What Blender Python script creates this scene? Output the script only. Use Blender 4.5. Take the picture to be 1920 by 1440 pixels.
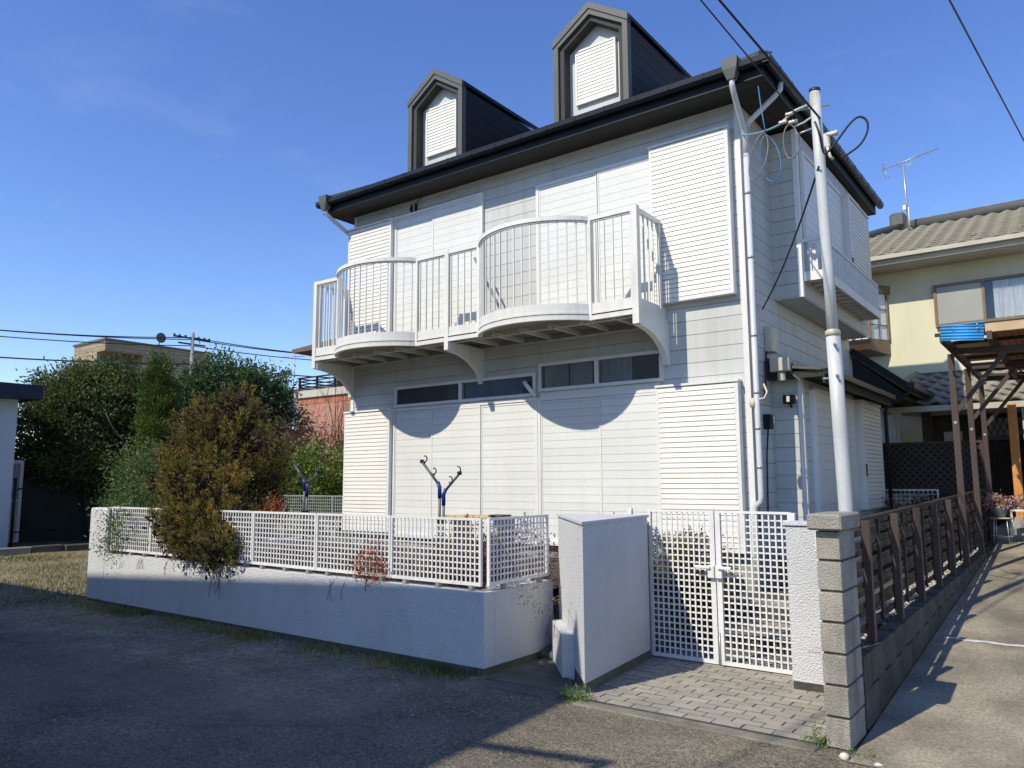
import bpy, bmesh, math, random
import numpy as np
from mathutils import Vector, Matrix, Euler
random.seed(7); rng = np.random.default_rng(7)
for o in list(bpy.data.objects): bpy.data.objects.remove(o, do_unlink=True)
scene = bpy.context.scene
COL = scene.collection
R = math.radians
# ------------------------------------------------------------------ camera, sky, sun, exposure
cam_d = bpy.data.cameras.new('camera'); cam = bpy.data.objects.new('camera', cam_d); COL.objects.link(cam)
yaw, pitch, roll = R(36.65), R(7.185), R(-0.27)
fw = Vector((-math.sin(yaw)*math.cos(pitch), math.cos(yaw)*math.cos(pitch), math.sin(pitch)))
r0 = Vector((math.cos(yaw), math.sin(yaw), 0)); u0 = r0.cross(fw)
rr = r0*math.cos(roll)+u0*math.sin(roll); uu = -r0*math.sin(roll)+u0*math.cos(roll)
M = Matrix((rr, uu, -fw)).transposed().to_4x4(); M.translation = (0, 0, 1.6)
cam.matrix_world = M
cam_d.sensor_width = 36; cam_d.lens = 1448.1/1920*36; cam_d.clip_start = .05; cam_d.clip_end = 2000
scene.camera = cam
SUN_AZ, SUN_EL = R(15.5), R(45.5)      # light travels towards +Y, a little towards +X, downwards
sd = Vector((math.sin(SUN_AZ)*math.cos(SUN_EL), math.cos(SUN_AZ)*math.cos(SUN_EL), -math.sin(SUN_EL)))
sun_d = bpy.data.lights.new('sun', 'SUN'); sun_d.energy = 3.3; sun_d.angle = R(.53); sun_d.color = (1, .915, .76)
sun = bpy.data.objects.new('sun', sun_d); COL.objects.link(sun)
sun.rotation_euler = sd.to_track_quat('-Z', 'Y').to_euler(); sun.location = (-6, -12, 20)
world = bpy.data.worlds.new('World'); scene.world = world; world.use_nodes = True
wn = world.node_tree.nodes; wl = world.node_tree.links
bg = wn['Background']; sky = wn.new('ShaderNodeTexSky'); sky.sky_type = 'NISHITA'; sky.sun_disc = False
sky.sun_elevation = SUN_EL; sky.sun_rotation = math.atan2(-sd.x, -sd.y)
sky.altitude = 60; sky.air_density = 1.0; sky.dust_density = .1; sky.ozone_density = 3.0
# thin high cloud, a property of the whole sky
tc = wn.new('ShaderNodeTexCoord'); mp = wn.new('ShaderNodeMapping'); mp.inputs['Scale'].default_value = (2.2, 3.4, 7.0)
mp.inputs['Rotation'].default_value = (0, 0, R(28))
nz = wn.new('ShaderNodeTexNoise'); nz.inputs['Scale'].default_value = 1.3; nz.inputs['Detail'].default_value = 9; nz.inputs['Roughness'].default_value = .62
nz.inputs['Distortion'].default_value = .7
cr = wn.new('ShaderNodeValToRGB'); cr.color_ramp.elements[0].position = .56; cr.color_ramp.elements[1].position = .84
cr.color_ramp.elements[1].color = (.12, .12, .12, 1)
hs = wn.new('ShaderNodeHueSaturation'); hs.inputs['Saturation'].default_value = 1.19; hs.inputs['Value'].default_value = .90; hs.inputs['Hue'].default_value = .515
mx = wn.new('ShaderNodeMixRGB'); mx.inputs['Color2'].default_value = (3.6, 4.2, 5.0, 1)
wl.new(tc.outputs['Generated'], mp.inputs[0]); wl.new(mp.outputs[0], nz.inputs['Vector']); wl.new(nz.outputs[0], cr.inputs[0])
wl.new(cr.outputs[0], mx.inputs[0]); wl.new(sky.outputs[0], hs.inputs['Color']); wl.new(hs.outputs[0], mx.inputs[1]); wl.new(mx.outputs[0], bg.inputs[0])
bg.inputs['Strength'].default_value = .15
vs = scene.view_settings; vs.view_transform = 'Standard'; vs.look = 'None'; vs.exposure = 0.58; vs.gamma = 1; vs.use_curve_mapping = False
scene.render.engine = 'CYCLES'
scene.cycles.diffuse_bounces = 2

# ------------------------------------------------------------------ helpers
ORG = {}
class MB:
    """collects faces in world coordinates; build() links ONE mesh object"""
    def __init__(s): s.v = []; s.f = []; s.sm = []
    def add(s, vs, fs, smooth=False):
        k = len(s.v); s.v += [tuple(p) for p in vs]
        for f in fs: s.f.append(tuple(i+k for i in f)); s.sm.append(smooth)
        return s
    def box(s, x0, x1, y0, y1, z0, z1):
        v = [(x0,y0,z0),(x1,y0,z0),(x1,y1,z0),(x0,y1,z0),(x0,y0,z1),(x1,y0,z1),(x1,y1,z1),(x0,y1,z1)]
        return s.add(v, [(0,3,2,1),(4,5,6,7),(0,1,5,4),(1,2,6,5),(2,3,7,6),(3,0,4,7)])
    def bbox(s, x0, x1, y0, y1, z0, z1, b=.004):
        """box with chamfered edges"""
        bm = bmesh.new(); bmesh.ops.create_cube(bm, size=1)
        for v in bm.verts:
            v.co = Vector((x0 if v.co.x < 0 else x1, y0 if v.co.y < 0 else y1, z0 if v.co.z < 0 else z1))
        bmesh.ops.bevel(bm, geom=bm.edges[:], offset=b, segments=1, affect='EDGES')
        bm.verts.index_update()
        s.add([v.co[:] for v in bm.verts], [[v.index for v in f.verts] for f in bm.faces]); bm.free(); return s
    def beam(s, a, b, w, h, up=(0,0,1)):
        a = Vector(a); b = Vector(b); d = (b-a).normalized(); up = Vector(up)
        if abs(d.dot(up)) > .98: up = Vector((0,1,0))
        x = d.cross(up).normalized()*w/2; y = x.cross(d).normalized()*h/2
        v = [a-x-y, a+x-y, a+x+y, a-x+y, b-x-y, b+x-y, b+x+y, b-x+y]
        return s.add(v, [(3,2,1,0),(4,5,6,7),(0,1,5,4),(1,2,6,5),(2,3,7,6),(3,0,4,7)])
    def prism(s, pts, axis, a0, a1):
        """polygon pts (2D) extruded along axis from a0 to a1"""
        n = len(pts)
        def P(p, a): return {'x': (a, p[0], p[1]), 'y': (p[0], a, p[1]), 'z': (p[0], p[1], a)}[axis]
        v = [P(p, a0) for p in pts]+[P(p, a1) for p in pts]
        return s.add(v, [tuple(range(n-1, -1, -1)), tuple(range(n, 2*n))]+[(i, (i+1) % n, n+(i+1) % n, n+i) for i in range(n)])
    def ring(s, outer, inner, axis, a0, a1):
        n = len(outer)
        def P(p, a): return {'x': (a, p[0], p[1]), 'y': (p[0], a, p[1]), 'z': (p[0], p[1], a)}[axis]
        v = [P(p, a0) for p in outer]+[P(p, a0) for p in inner]+[P(p, a1) for p in outer]+[P(p, a1) for p in inner]
        f = []
        for i in range(n):
            j = (i+1) % n
            f += [(i, j, n+j, n+i), (2*n+i, 3*n+i, 3*n+j, 2*n+j), (i, 2*n+i, 2*n+j, j), (n+i, n+j, 3*n+j, 3*n+i)]
        return s.add(v, f)
    def tube(s, path, r, n=8, cap=True, closed=False):
        P = [Vector(p) for p in path]; m = len(P); rs = r if hasattr(r, '__len__') else [r]*m
        vs = []; up = None
        for i in range(m):
            if closed: t = (P[(i+1) % m]-P[i-1]).normalized()
            else: t = (P[min(i+1, m-1)]-P[max(i-1, 0)]).normalized()
            if up is None:
                up = Vector((0,0,1)) if abs(t.z) < .9 else Vector((1,0,0))
            x = t.cross(up)
            if x.length < 1e-6: x = t.orthogonal()
            x.normalize(); y = x.cross(t); up = y
            for k in range(n):
                a = 2*math.pi*k/n; vs.append(P[i]+(x*math.cos(a)+y*math.sin(a))*rs[i])
        fs = []
        for i in range(m if closed else m-1):
            for k in range(n):
                a = i*n+k; b = i*n+(k+1) % n; j = (i+1) % m
                fs.append((a, b, j*n+(k+1) % n, j*n+k))
        s.add(vs, fs, True)
        if cap and not closed:
            k = len(s.v)-m*n
            s.f += [tuple(k+i for i in range(n-1, -1, -1)), tuple(k+(m-1)*n+i for i in range(n))]; s.sm += [False, False]
        return s
    def lathe(s, prof, c, n=16, axis='z'):
        vs = []; m = len(prof)
        for (r_, h_) in prof:
            for k in range(n):
                a = 2*math.pi*k/n; p = (r_*math.cos(a), r_*math.sin(a), h_)
                if axis == 'y': p = (p[0], p[2], p[1])
                if axis == 'x': p = (p[2], p[0], p[1])
                vs.append((c[0]+p[0], c[1]+p[1], c[2]+p[2]))
        fs = [(i*n+k, i*n+(k+1) % n, (i+1)*n+(k+1) % n, (i+1)*n+k) for i in range(m-1) for k in range(n)]
        return s.add(vs, fs, True)
    def mesh(s, name, mat, org=(0,0,0)):
        me = bpy.data.meshes.new(name); o = Vector(org)
        me.from_pydata([tuple(Vector(p)-o) for p in s.v], [], s.f)
        me.polygons.foreach_set('use_smooth', s.sm)
        if mat: me.materials.append(mat)
        bm = bmesh.new(); bm.from_mesh(me); bmesh.ops.recalc_face_normals(bm, faces=bm.faces[:]); bm.to_mesh(me); bm.free()
        me.update(); return me
    def build(s, name, mat, parent=None, **tags):
        org = ORG[parent.name] if parent else (0,0,0)
        base = (0,0,0)
        if not parent:
            lo = np.min(np.array(s.v), axis=0); hi = np.max(np.array(s.v), axis=0)
            base = ((lo[0]+hi[0])/2, (lo[1]+hi[1])/2, lo[2])
        me = s.mesh(name, mat, base if not parent else org)
        o = bpy.data.objects.new(name, me); COL.objects.link(o)
        if parent: o.parent = parent; ORG[o.name] = org
        else: o.location = base; ORG[o.name] = base
        for k, v in tags.items():
            if v: o[k] = v
        return o
def root(name, loc, label, category, group=None):
    o = bpy.data.objects.new(name, None); COL.objects.link(o); o.location = loc; o.empty_display_size = .2
    o['label'] = label; o['category'] = category
    if group: o['group'] = group
    ORG[o.name] = tuple(loc); return o
def tag(o, label, category, group=None):
    o['label'] = label; o['category'] = category
    if group: o['group'] = group
    return o
def piece(name, me, pos, parent, rot=(0,0,0), scale=(1,1,1)):
    """a small part that shares its mesh data with its likes; pos in world coordinates"""
    o = bpy.data.objects.new(name, me); COL.objects.link(o)
    og = ORG[parent.name] if parent else (0,0,0)
    o.location = (pos[0]-og[0], pos[1]-og[1], pos[2]-og[2]); o.rotation_euler = rot; o.scale = scale
    if parent: o.parent = parent
    return o
def unit_box(name, mat, b=.0):
    m = MB(); m.bbox(-.5,.5,-.5,.5,-.5,.5,b) if b else m.box(-.5,.5,-.5,.5,-.5,.5)
    return m.mesh(name, mat)
def pbox(name, me, x0, x1, y0, y1, z0, z1, parent):
    return piece(name, me, ((x0+x1)/2, (y0+y1)/2, (z0+z1)/2), parent, scale=(x1-x0, y1-y0, z1-z0))

# ------------------------------------------------------------------ materials
def mat(name, col, rough=.6, var=.12, scale=3.0, col2=None, fine=40.0, finevar=.06, bump=0.0, bscale=60.0, rnd=0.0, metal=0.0, spec=.4,
        dirt=None, dirtamt=0.0, dscale=(1,1,1), detail=6, bdist=.01):
    m = bpy.data.materials.new(name); m.use_nodes = True
    nt = m.node_tree; N = nt.nodes; L = nt.links; b = N['Principled BSDF']
    b.inputs['Roughness'].default_value = rough; b.inputs['Metallic'].default_value = metal; b.inputs['Specular IOR Level'].default_value = spec
    geo = N.new('ShaderNodeNewGeometry')
    n1 = N.new('ShaderNodeTexNoise'); n1.inputs['Scale'].default_value = scale; n1.inputs['Detail'].default_value = detail; L.new(geo.outputs['Position'], n1.inputs['Vector'])
    rp = N.new('ShaderNodeValToRGB'); L.new(n1.outputs[0], rp.inputs[0]); rp.color_ramp.elements[0].position = .3; rp.color_ramp.elements[1].position = .7
    c = np.array(col); ca = c*(1-var); cb = np.clip(c*(1+var), 0, .95) if col2 is None else np.array(col2)
    rp.color_ramp.elements[0].color = (*ca, 1); rp.color_ramp.elements[1].color = (*cb, 1)
    out = rp.outputs[0]
    n2 = N.new('ShaderNodeTexNoise'); n2.inputs['Scale'].default_value = fine; n2.inputs['Detail'].default_value = 4; L.new(geo.outputs['Position'], n2.inputs['Vector'])
    mr = N.new('ShaderNodeMapRange'); mr.inputs[1].default_value = .25; mr.inputs[2].default_value = .75; mr.inputs[3].default_value = 1-finevar; mr.inputs[4].default_value = 1+finevar
    L.new(n2.outputs[0], mr.inputs[0])
    val = mr.outputs[0]
    if rnd:
        oi = N.new('ShaderNodeObjectInfo'); m2 = N.new('ShaderNodeMapRange'); m2.inputs[3].default_value = 1-rnd; m2.inputs[4].default_value = 1+rnd
        L.new(oi.outputs['Random'], m2.inputs[0]); mu = N.new('ShaderNodeMath'); mu.operation = 'MULTIPLY'; L.new(val, mu.inputs[0]); L.new(m2.outputs[0], mu.inputs[1]); val = mu.outputs[0]
    vm = N.new('ShaderNodeVectorMath'); vm.operation = 'SCALE'; L.new(out, vm.inputs[0]); L.new(val, vm.inputs['Scale']); out = vm.outputs[0]
    if dirt is not None:
        mp_ = N.new('ShaderNodeMapping'); mp_.inputs['Scale'].default_value = dscale; L.new(geo.outputs['Position'], mp_.inputs[0])
        n3 = N.new('ShaderNodeTexNoise'); n3.inputs['Scale'].default_value = 1; n3.inputs['Detail'].default_value = 7; n3.inputs['Roughness'].default_value = .65; L.new(mp_.outputs[0], n3.inputs['Vector'])
        r3 = N.new('ShaderNodeMapRange'); r3.inputs[1].default_value = .48; r3.inputs[2].default_value = .74; r3.inputs[3].default_value = 0; r3.inputs[4].default_value = dirtamt; L.new(n3.outputs[0], r3.inputs[0])
        mi = N.new('ShaderNodeMixRGB'); mi.inputs['Color2'].default_value = (*dirt, 1); L.new(r3.outputs[0], mi.inputs[0]); L.new(out, mi.inputs[1]); out = mi.outputs[0]
    L.new(out, b.inputs['Base Color'])
    if bump:
        n4 = N.new('ShaderNodeTexNoise'); n4.inputs['Scale'].default_value = bscale; n4.inputs['Detail'].default_value = 5; L.new(geo.outputs['Position'], n4.inputs['Vector'])
        bp = N.new('ShaderNodeBump'); bp.inputs['Strength'].default_value = bump; bp.inputs['Distance'].default_value = bdist; L.new(n4.outputs[0], bp.inputs['Height']); L.new(bp.outputs[0], b.inputs['Normal'])
    return m
def leafmat(name, cols, trans=.35, rough=.55, nscale=1.2, spec=.35):
    """leaf colours: each leaf takes its own tint, patches of the crown lean to one end of the ramp"""
    m = bpy.data.materials.new(name); m.use_nodes = True
    nt = m.node_tree; N = nt.nodes; L = nt.links; b = N['Principled BSDF']; out = N['Material Output']
    geo = N.new('ShaderNodeNewGeometry'); nz = N.new('ShaderNodeTexNoise'); nz.inputs['Scale'].default_value = nscale; nz.inputs['Detail'].default_value = 3
    L.new(geo.outputs['Position'], nz.inputs['Vector'])
    r1 = N.new('ShaderNodeMapRange'); r1.inputs[1].default_value = .3; r1.inputs[2].default_value = .7; L.new(nz.outputs[0], r1.inputs[0])
    mx = N.new('ShaderNodeMixRGB'); mx.inputs[0].default_value = .5; L.new(r1.outputs[0], mx.inputs[1]); L.new(geo.outputs['Random Per Island'], mx.inputs[2])
    rp = N.new('ShaderNodeValToRGB'); L.new(mx.outputs[0], rp.inputs[0])
    while len(rp.color_ramp.elements) < len(cols): rp.color_ramp.elements.new(.5)
    for i, c in enumerate(cols):
        rp.color_ramp.elements[i].position = .12+.76*i/(len(cols)-1); rp.color_ramp.elements[i].color = (*c, 1)
    L.new(rp.outputs[0], b.inputs['Base Color']); b.inputs['Roughness'].default_value = rough; b.inputs['Specular IOR Level'].default_value = spec
    tr = N.new('ShaderNodeBsdfTranslucent'); L.new(rp.outputs[0], tr.inputs[0])
    ms = N.new('ShaderNodeMixShader'); ms.inputs[0].default_value = trans; L.new(b.outputs[0], ms.inputs[1]); L.new(tr.outputs[0], ms.inputs[2]); L.new(ms.outputs[0], out.inputs[0])
    return m
def glassmat(name, tint=(.03,.035,.04), rough=.03):
    m = bpy.data.materials.new(name); m.use_nodes = True; b = m.node_tree.nodes['Principled BSDF']
    b.inputs['Base Color'].default_value = (.9,.93,.93,1); b.inputs['Roughness'].default_value = rough; b.inputs['IOR'].default_value = 1.45
    b.inputs['Transmission Weight'].default_value = 1.0
    return m
G_DIRT = (.30,.29,.25)
M_SIDING = mat('siding', (.52,.535,.51), .55, .05, .8, fine=25, finevar=.03, rnd=.035, dirt=(.30,.29,.26), dirtamt=.38, dscale=(5,5,.45), bump=.05, bscale=90)
M_TRIM = mat('white_trim', (.73,.73,.70), .45, .04, 2, rnd=.03, dirt=(.45,.43,.37), dirtamt=.25, dscale=(8,8,.8))
M_SHUT = mat('shutter_panel', (.70,.715,.675), .42, .03, 1.2, rnd=.03, dirt=(.52,.50,.43), dirtamt=.22, dscale=(5,5,.7))
M_LOUV = mat('louvre_slat', (.755,.745,.685), .45, .03, 2, rnd=.03, dirt=(.5,.48,.42), dirtamt=.18, dscale=(5,5,1))
M_BALC = mat('balcony_paint', (.72,.72,.665), .42, .05, 3, rnd=.04, dirt=(.42,.40,.32), dirtamt=.35, dscale=(7,7,1.2))
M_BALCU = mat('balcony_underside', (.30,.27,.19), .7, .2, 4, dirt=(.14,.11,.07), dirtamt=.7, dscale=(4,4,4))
M_DARK = mat('dark_fascia', (.010,.012,.014), .5, .15, 3, rnd=.1, spec=.25)
M_SOFF = mat('soffit', (.028,.028,.023), .75, .1, 2)
M_ROOF = mat('roof_shingle', (.075,.066,.055), .85, .3, 6, col2=(.12,.105,.08), bump=.4, bscale=40, finevar=.25)
M_BLACKSIDE = mat('dormer_siding', (.013,.014,.017), .7, .15, 4, rnd=.12)
M_GREYTRIM = mat('grey_trim', (.092,.097,.087), .55, .08, 4, rnd=.05)
M_STONEG = mat('dormer_reveal', (.055,.055,.049), .85, .15, 8, fine=120, finevar=.15, bump=.2)
M_GUTTER = mat('gutter', (.013,.016,.019), .38, .1, 3, spec=.35)
M_PIPE = mat('downpipe', (.56,.58,.60), .4, .06, 3, dirt=(.33,.32,.29), dirtamt=.3, dscale=(5,5,1))
M_FOUND = mat('foundation', (.30,.30,.28), .9, .15, 3, bump=.3, bscale=50, dirt=(.14,.13,.11), dirtamt=.5, dscale=(2,2,2))
M_GLASS = glassmat('window_glass')
M_INT = mat('room_interior', (.11,.115,.12), .9, .1)
M_CURT = mat('curtain', (.34,.36,.38), .9, .12, 3)
M_CURTB = mat('curtain_blue', (.16,.20,.29), .9, .2, 4)
M_CURTW = mat('curtain_white', (.75,.78,.80), .9, .08, 4)
M_STUCCO = mat('stucco_white', (.63,.64,.645), .85, .04, 1.2, fine=14, finevar=.04, bump=.9, bscale=75, dirt=(.38,.38,.36), dirtamt=.26, dscale=(4,4,.8), bdist=.02)
M_PLINTH = mat('wall_plinth', (.13,.13,.105), .95, .3, 6, bump=.5, bscale=70, dirt=(.05,.06,.035), dirtamt=.7, dscale=(3,3,3))
M_LATT = mat('lattice_paint', (.71,.71,.69), .45, .05, 4, rnd=.04, dirt=(.42,.38,.32), dirtamt=.35, dscale=(6,6,4))
M_LATTG = mat('lattice_green', (.24,.28,.25), .6, .1, 4, rnd=.06)
M_PAVER = mat('paver', (.32,.30,.25), .9, .12, 5, fine=90, finevar=.12, rnd=.10, bump=.35, bscale=140, dirt=(.10,.10,.085), dirtamt=.45, dscale=(2,2,2))
M_JOINT = mat('paver_joint', (.07,.068,.06), .95, .3, 10)
M_BLOCK = mat('concrete_block', (.33,.31,.265), .95, .16, 5, fine=70, finevar=.2, rnd=.07, bump=.9, bscale=95, dirt=(.13,.13,.11), dirtamt=.75, dscale=(5,5,1.2), bdist=.012)
M_BLOCKD = mat('old_block', (.085,.079,.067), .95, .3, 4, fine=60, finevar=.25, rnd=.2, bump=.6, bscale=80, dirt=(.03,.03,.024), dirtamt=.8, dscale=(4,4,1.5))
M_BROWN = mat('brown_slat', (.042,.030,.024), .6, .2, 5, rnd=.16, fine=60)
M_BROWNP = mat('brown_post', (.062,.044,.037), .5, .12, 5, rnd=.06)
M_STEELP = mat('painted_pole', (.52,.545,.54), .42, .06, 2.2, dirt=(.36,.31,.23), dirtamt=.4, dscale=(9,9,.8))
M_RUST = mat('rust', (.16,.07,.035), .85, .35, 14, bump=.3)
M_STEEL = mat('galvanised', (.42,.43,.43), .4, .12, 10, metal=.6)
M_BLACK = mat('black_cable', (.012,.013,.015), .5, .1)
M_BLUEC = mat('blue_cable', (.05,.16,.32), .5, .1)
M_TEALC = mat('teal_cable', (.16,.34,.40), .6, .2, 30)
M_GREYC = mat('grey_cable', (.20,.19,.21), .5, .1)
M_PORC = mat('porcelain', (.62,.58,.50), .35, .15, 20, dirt=(.25,.2,.14), dirtamt=.5, dscale=(30,30,30))
M_CREAMBOX = mat('cream_plastic', (.55,.52,.40), .4, .08, 8, dirt=(.3,.25,.15), dirtamt=.4, dscale=(12,12,6))
M_YELLOW = mat('cream_stucco', (.66,.635,.455), .9, .04, 1.2, fine=60, finevar=.04, bump=.3, bscale=120, dirt=(.50,.46,.30), dirtamt=.4, dscale=(1.6,1.6,.35))
M_TILE = mat('roof_tile', (.225,.21,.165), .6, .15, 3, rnd=.13, fine=30, finevar=.08, dirt=(.16,.155,.13), dirtamt=.5, dscale=(3,3,3))
M_EAVE = mat('eave_paint', (.47,.45,.36), .7, .08, 2)
M_BRONZE = mat('bronze_frame', (.20,.145,.09), .4, .1, 6)
M_ORANGEW = mat('orange_wood', (.55,.24,.07), .6, .18, 4, fine=30, finevar=.15)
M_WOOD = mat('pale_wood', (.52,.38,.22), .75, .2, 6, rnd=.1)
M_DKWOOD = mat('dark_wood', (.05,.032,.024), .7, .25, 5, rnd=.15)
M_POLYB = leafmat('brown_sheet', [(.20,.12,.085),(.28,.18,.13),(.25,.165,.13)], .55, .35, 2.0)
M_STANDM = mat('dull_steel', (.11,.115,.12), .45, .15, 12, metal=.3)
M_BLUE = mat('blue_sheet', (.05,.33,.66), .45, .12, 6, dirt=(.25,.42,.55), dirtamt=.3, dscale=(5,5,5))
M_SOIL = mat('soil', (.085,.065,.045), .97, .35, 6, fine=50, finevar=.35, bump=1.0, bscale=40, bdist=.03)
M_STONE = mat('pebble', (.42,.40,.35), .85, .3, 6, rnd=.3)
M_STONEW = mat('white_stone', (.58,.56,.50), .85, .12, 12, bump=.3, bscale=40)
M_GRAVEL = mat('gravel_stone', (.20,.195,.185), .9, .45, 3, col2=(.34,.33,.30), fine=60, finevar=.3)
M_EDGE = mat('edging_concrete', (.20,.185,.145), .95, .3, 5, fine=70, finevar=.3, bump=.7, bscale=90, dirt=(.10,.10,.07), dirtamt=.7, dscale=(3,3,3))
M_HOP = mat('hopper_paint', (.10,.11,.105), .5, .08, 4)
M_CONC = mat('concrete', (.27,.26,.235), .93, .18, 2.2, fine=70, finevar=.14, bump=.35, bscale=110, dirt=(.13,.125,.11), dirtamt=.6, dscale=(1.2,1.2,1.2))
M_CONCD = mat('mossy_concrete', (.10,.10,.085), .95, .3, 4, fine=60, finevar=.25, bump=.5, bscale=90, dirt=(.045,.055,.03), dirtamt=.7, dscale=(2.5,2.5,2.5))
M_BARK = mat('bark', (.10,.075,.055), .95, .3, 10, bump=.6, bscale=40)
M_TWIG = mat('twig', (.16,.085,.06), .9, .25, 10)
M_SHEDW = mat('shed_wall', (.60,.66,.68), .6, .03, 2, dirt=(.4,.42,.42), dirtamt=.25, dscale=(2,2,.5))
M_NAVY = mat('navy_roof', (.016,.022,.045), .5, .15, 3)
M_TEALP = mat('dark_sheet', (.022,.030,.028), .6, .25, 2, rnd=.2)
M_TAN = mat('tan_tile', (.31,.255,.175), .85, .12, .6, fine=6, finevar=.12)
M_REDB = mat('red_brick', (.40,.155,.095), .9, .2, 2, rnd=.22, fine=20, finevar=.15)
M_MORTAR = mat('brick_mortar', (.33,.25,.21), .95, .1)
M_GREYR = mat('slate_roof', (.11,.125,.14), .7, .15, 2, rnd=.12)
M_BLUEP = mat('blue_plastic', (.02,.035,.22), .35, .1, 5)
M_CERAM = mat('ceramic_pot', (.15,.20,.20), .4, .15, 12)
M_SIGN = mat('label_plate', (.74,.74,.72), .5, .03)
M_INK = mat('ink', (.06,.06,.06), .6, .05)
M_CHROME = mat('alloy', (.62,.63,.64), .35, .06, 8, metal=.3)
# ------------------------------------------------------------------ ground materials
def ground_mat():
    m = bpy.data.materials.new('worn_asphalt'); m.use_nodes = True
    nt = m.node_tree; N = nt.nodes; L = nt.links; b = N['Principled BSDF']; b.inputs['Roughness'].default_value = .93; b.inputs['Specular IOR Level'].default_value = .2
    g = N.new('ShaderNodeNewGeometry'); P = g.outputs['Position']; sep = N.new('ShaderNodeSeparateXYZ'); L.new(P, sep.inputs[0])
    def noise(s, d=6, r=.6, vec=P):
        n = N.new('ShaderNodeTexNoise'); n.inputs['Scale'].default_value = s; n.inputs['Detail'].default_value = d; n.inputs['Roughness'].default_value = r; L.new(vec, n.inputs['Vector']); return n.outputs[0]
    def ramp(v, a, c, c0, c1):
        r = N.new('ShaderNodeValToRGB'); L.new(v, r.inputs[0]); r.color_ramp.elements[0].position = a; r.color_ramp.elements[1].position = c
        r.color_ramp.elements[0].color = (*c0, 1); r.color_ramp.elements[1].color = (*c1, 1); return r.outputs[0]
    def rng_(v, a, c, o0=0, o1=1):
        r = N.new('ShaderNodeMapRange'); L.new(v, r.inputs[0]); r.inputs[1].default_value = a; r.inputs[2].default_value = c; r.inputs[3].default_value = o0; r.inputs[4].default_value = o1; return r.outputs[0]
    def mix(f, a, c, t='MIX'):
        x = N.new('ShaderNodeMixRGB'); x.blend_type = t
        if isinstance(f, float): x.inputs[0].default_value = f
        else: L.new(f, x.inputs[0])
        L.new(a, x.inputs[1]); L.new(c, x.inputs[2]); return x.outputs[0]
    def math_(op, a, c):
        x = N.new('ShaderNodeMath'); x.operation = op
        for i, v in enumerate((a, c)):
            if isinstance(v, (int, float)): x.inputs[i].default_value = v
            else: L.new(v, x.inputs[i])
        return x.outputs[0]
    asph = ramp(noise(.8, 8, .7), .36, .66, (.105,.094,.072), (.225,.200,.148))
    # aggregate: voronoi chips
    vo = N.new('ShaderNodeTexVoronoi'); vo.inputs['Scale'].default_value = 85; L.new(P, vo.inputs['Vector'])
    chips = ramp(vo.outputs['Color'], .2, .95, (.38,.38,.38), (1.75,1.72,1.65))
    asph = mix(.8, asph, chips, 'MULTIPLY')
    # gravel zone towards the garden wall and the left yard
    yb = math_('ADD', sep.outputs[1], math_('MULTIPLY', noise(.9, 5), 2.2))
    gz = rng_(yb, 4.6, 5.1)
    leftz = rng_(math_('ADD', sep.outputs[0], math_('MULTIPLY', noise(.7, 5), 3.0)), -2.6, -3.6)
    gz = math_('MULTIPLY', gz, leftz)
    vg = N.new('ShaderNodeTexVoronoi'); vg.inputs['Scale'].default_value = 34; L.new(P, vg.inputs['Vector'])
    grav = mix(.8, ramp(noise(2.2), .3, .72, (.17,.150,.105), (.34,.30,.215)), ramp(vg.outputs['Color'], .1, .95, (.45,.45,.45), (1.7,1.65,1.55)), 'MULTIPLY')
    col = mix(gz, asph, grav)
    # mossy / dry grass patches
    gr = math_('MULTIPLY', rng_(noise(1.6, 7, .65), .48, .58), rng_(yb, 5.3, 5.9)); gr = math_('MULTIPLY', gr, leftz)
    dry = ramp(noise(9.0, 5), .35, .7, (.085,.085,.032), (.36,.31,.15))
    col = mix(gr, col, dry)
    # dust, stains and repaired seams of the paving
    st = rng_(noise(.45, 6), .45, .68, 0, .5); dk = N.new('ShaderNodeRGB'); dk.outputs[0].default_value = (.215,.192,.142,1); col = mix(st, col, dk.outputs[0])
    # loose pale chips and dark pits, sharp-edged
    vs_ = N.new('ShaderNodeTexVoronoi'); vs_.inputs['Scale'].default_value = 21; L.new(P, vs_.inputs['Vector'])
    wc = N.new('ShaderNodeRGB'); wc.outputs[0].default_value = (.42,.40,.35,1); col = mix(rng_(vs_.outputs['Distance'], .15, .09, 0, .7), col, wc.outputs[0])
    vd = N.new('ShaderNodeTexVoronoi'); vd.inputs['Scale'].default_value = 38; L.new(P, vd.inputs['Vector'])
    bc = N.new('ShaderNodeRGB'); bc.outputs[0].default_value = (.045,.042,.036,1); col = mix(rng_(vd.outputs['Distance'], .20, .12, 0, .6), col, bc.outputs[0])
    L.new(col, b.inputs['Base Color'])
    hb = math_('ADD', math_('MULTIPLY', vo.outputs['Distance'], .5), math_('MULTIPLY', math_('MULTIPLY', vg.outputs['Distance'], gz), 1.6))
    hb = math_('ADD', hb, noise(30, 5))
    bp = N.new('ShaderNodeBump'); bp.inputs['Strength'].default_value = .85; bp.inputs['Distance'].default_value = .012; L.new(hb, bp.inputs['Height']); L.new(bp.outputs[0], b.inputs['Normal'])
    return m
M_GROUND = ground_mat()
M_ALLEY = mat('alley_concrete', (.21,.186,.138), .93, .25, 1.6, col2=(.36,.32,.235), fine=55, finevar=.42, bump=.7, bscale=120, dirt=(.115,.105,.082), dirtamt=.75, dscale=(1.5,.8,1), detail=10)
M_YARD = mat('yard_earth', (.13,.12,.09), .95, .35, 2, fine=30, finevar=.3, bump=.8, bscale=30)
M_PAINT = mat('road_paint', (.62,.60,.55), .8, .15, 12, dirt=(.2,.19,.17), dirtamt=.7, dscale=(14,14,14))

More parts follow.
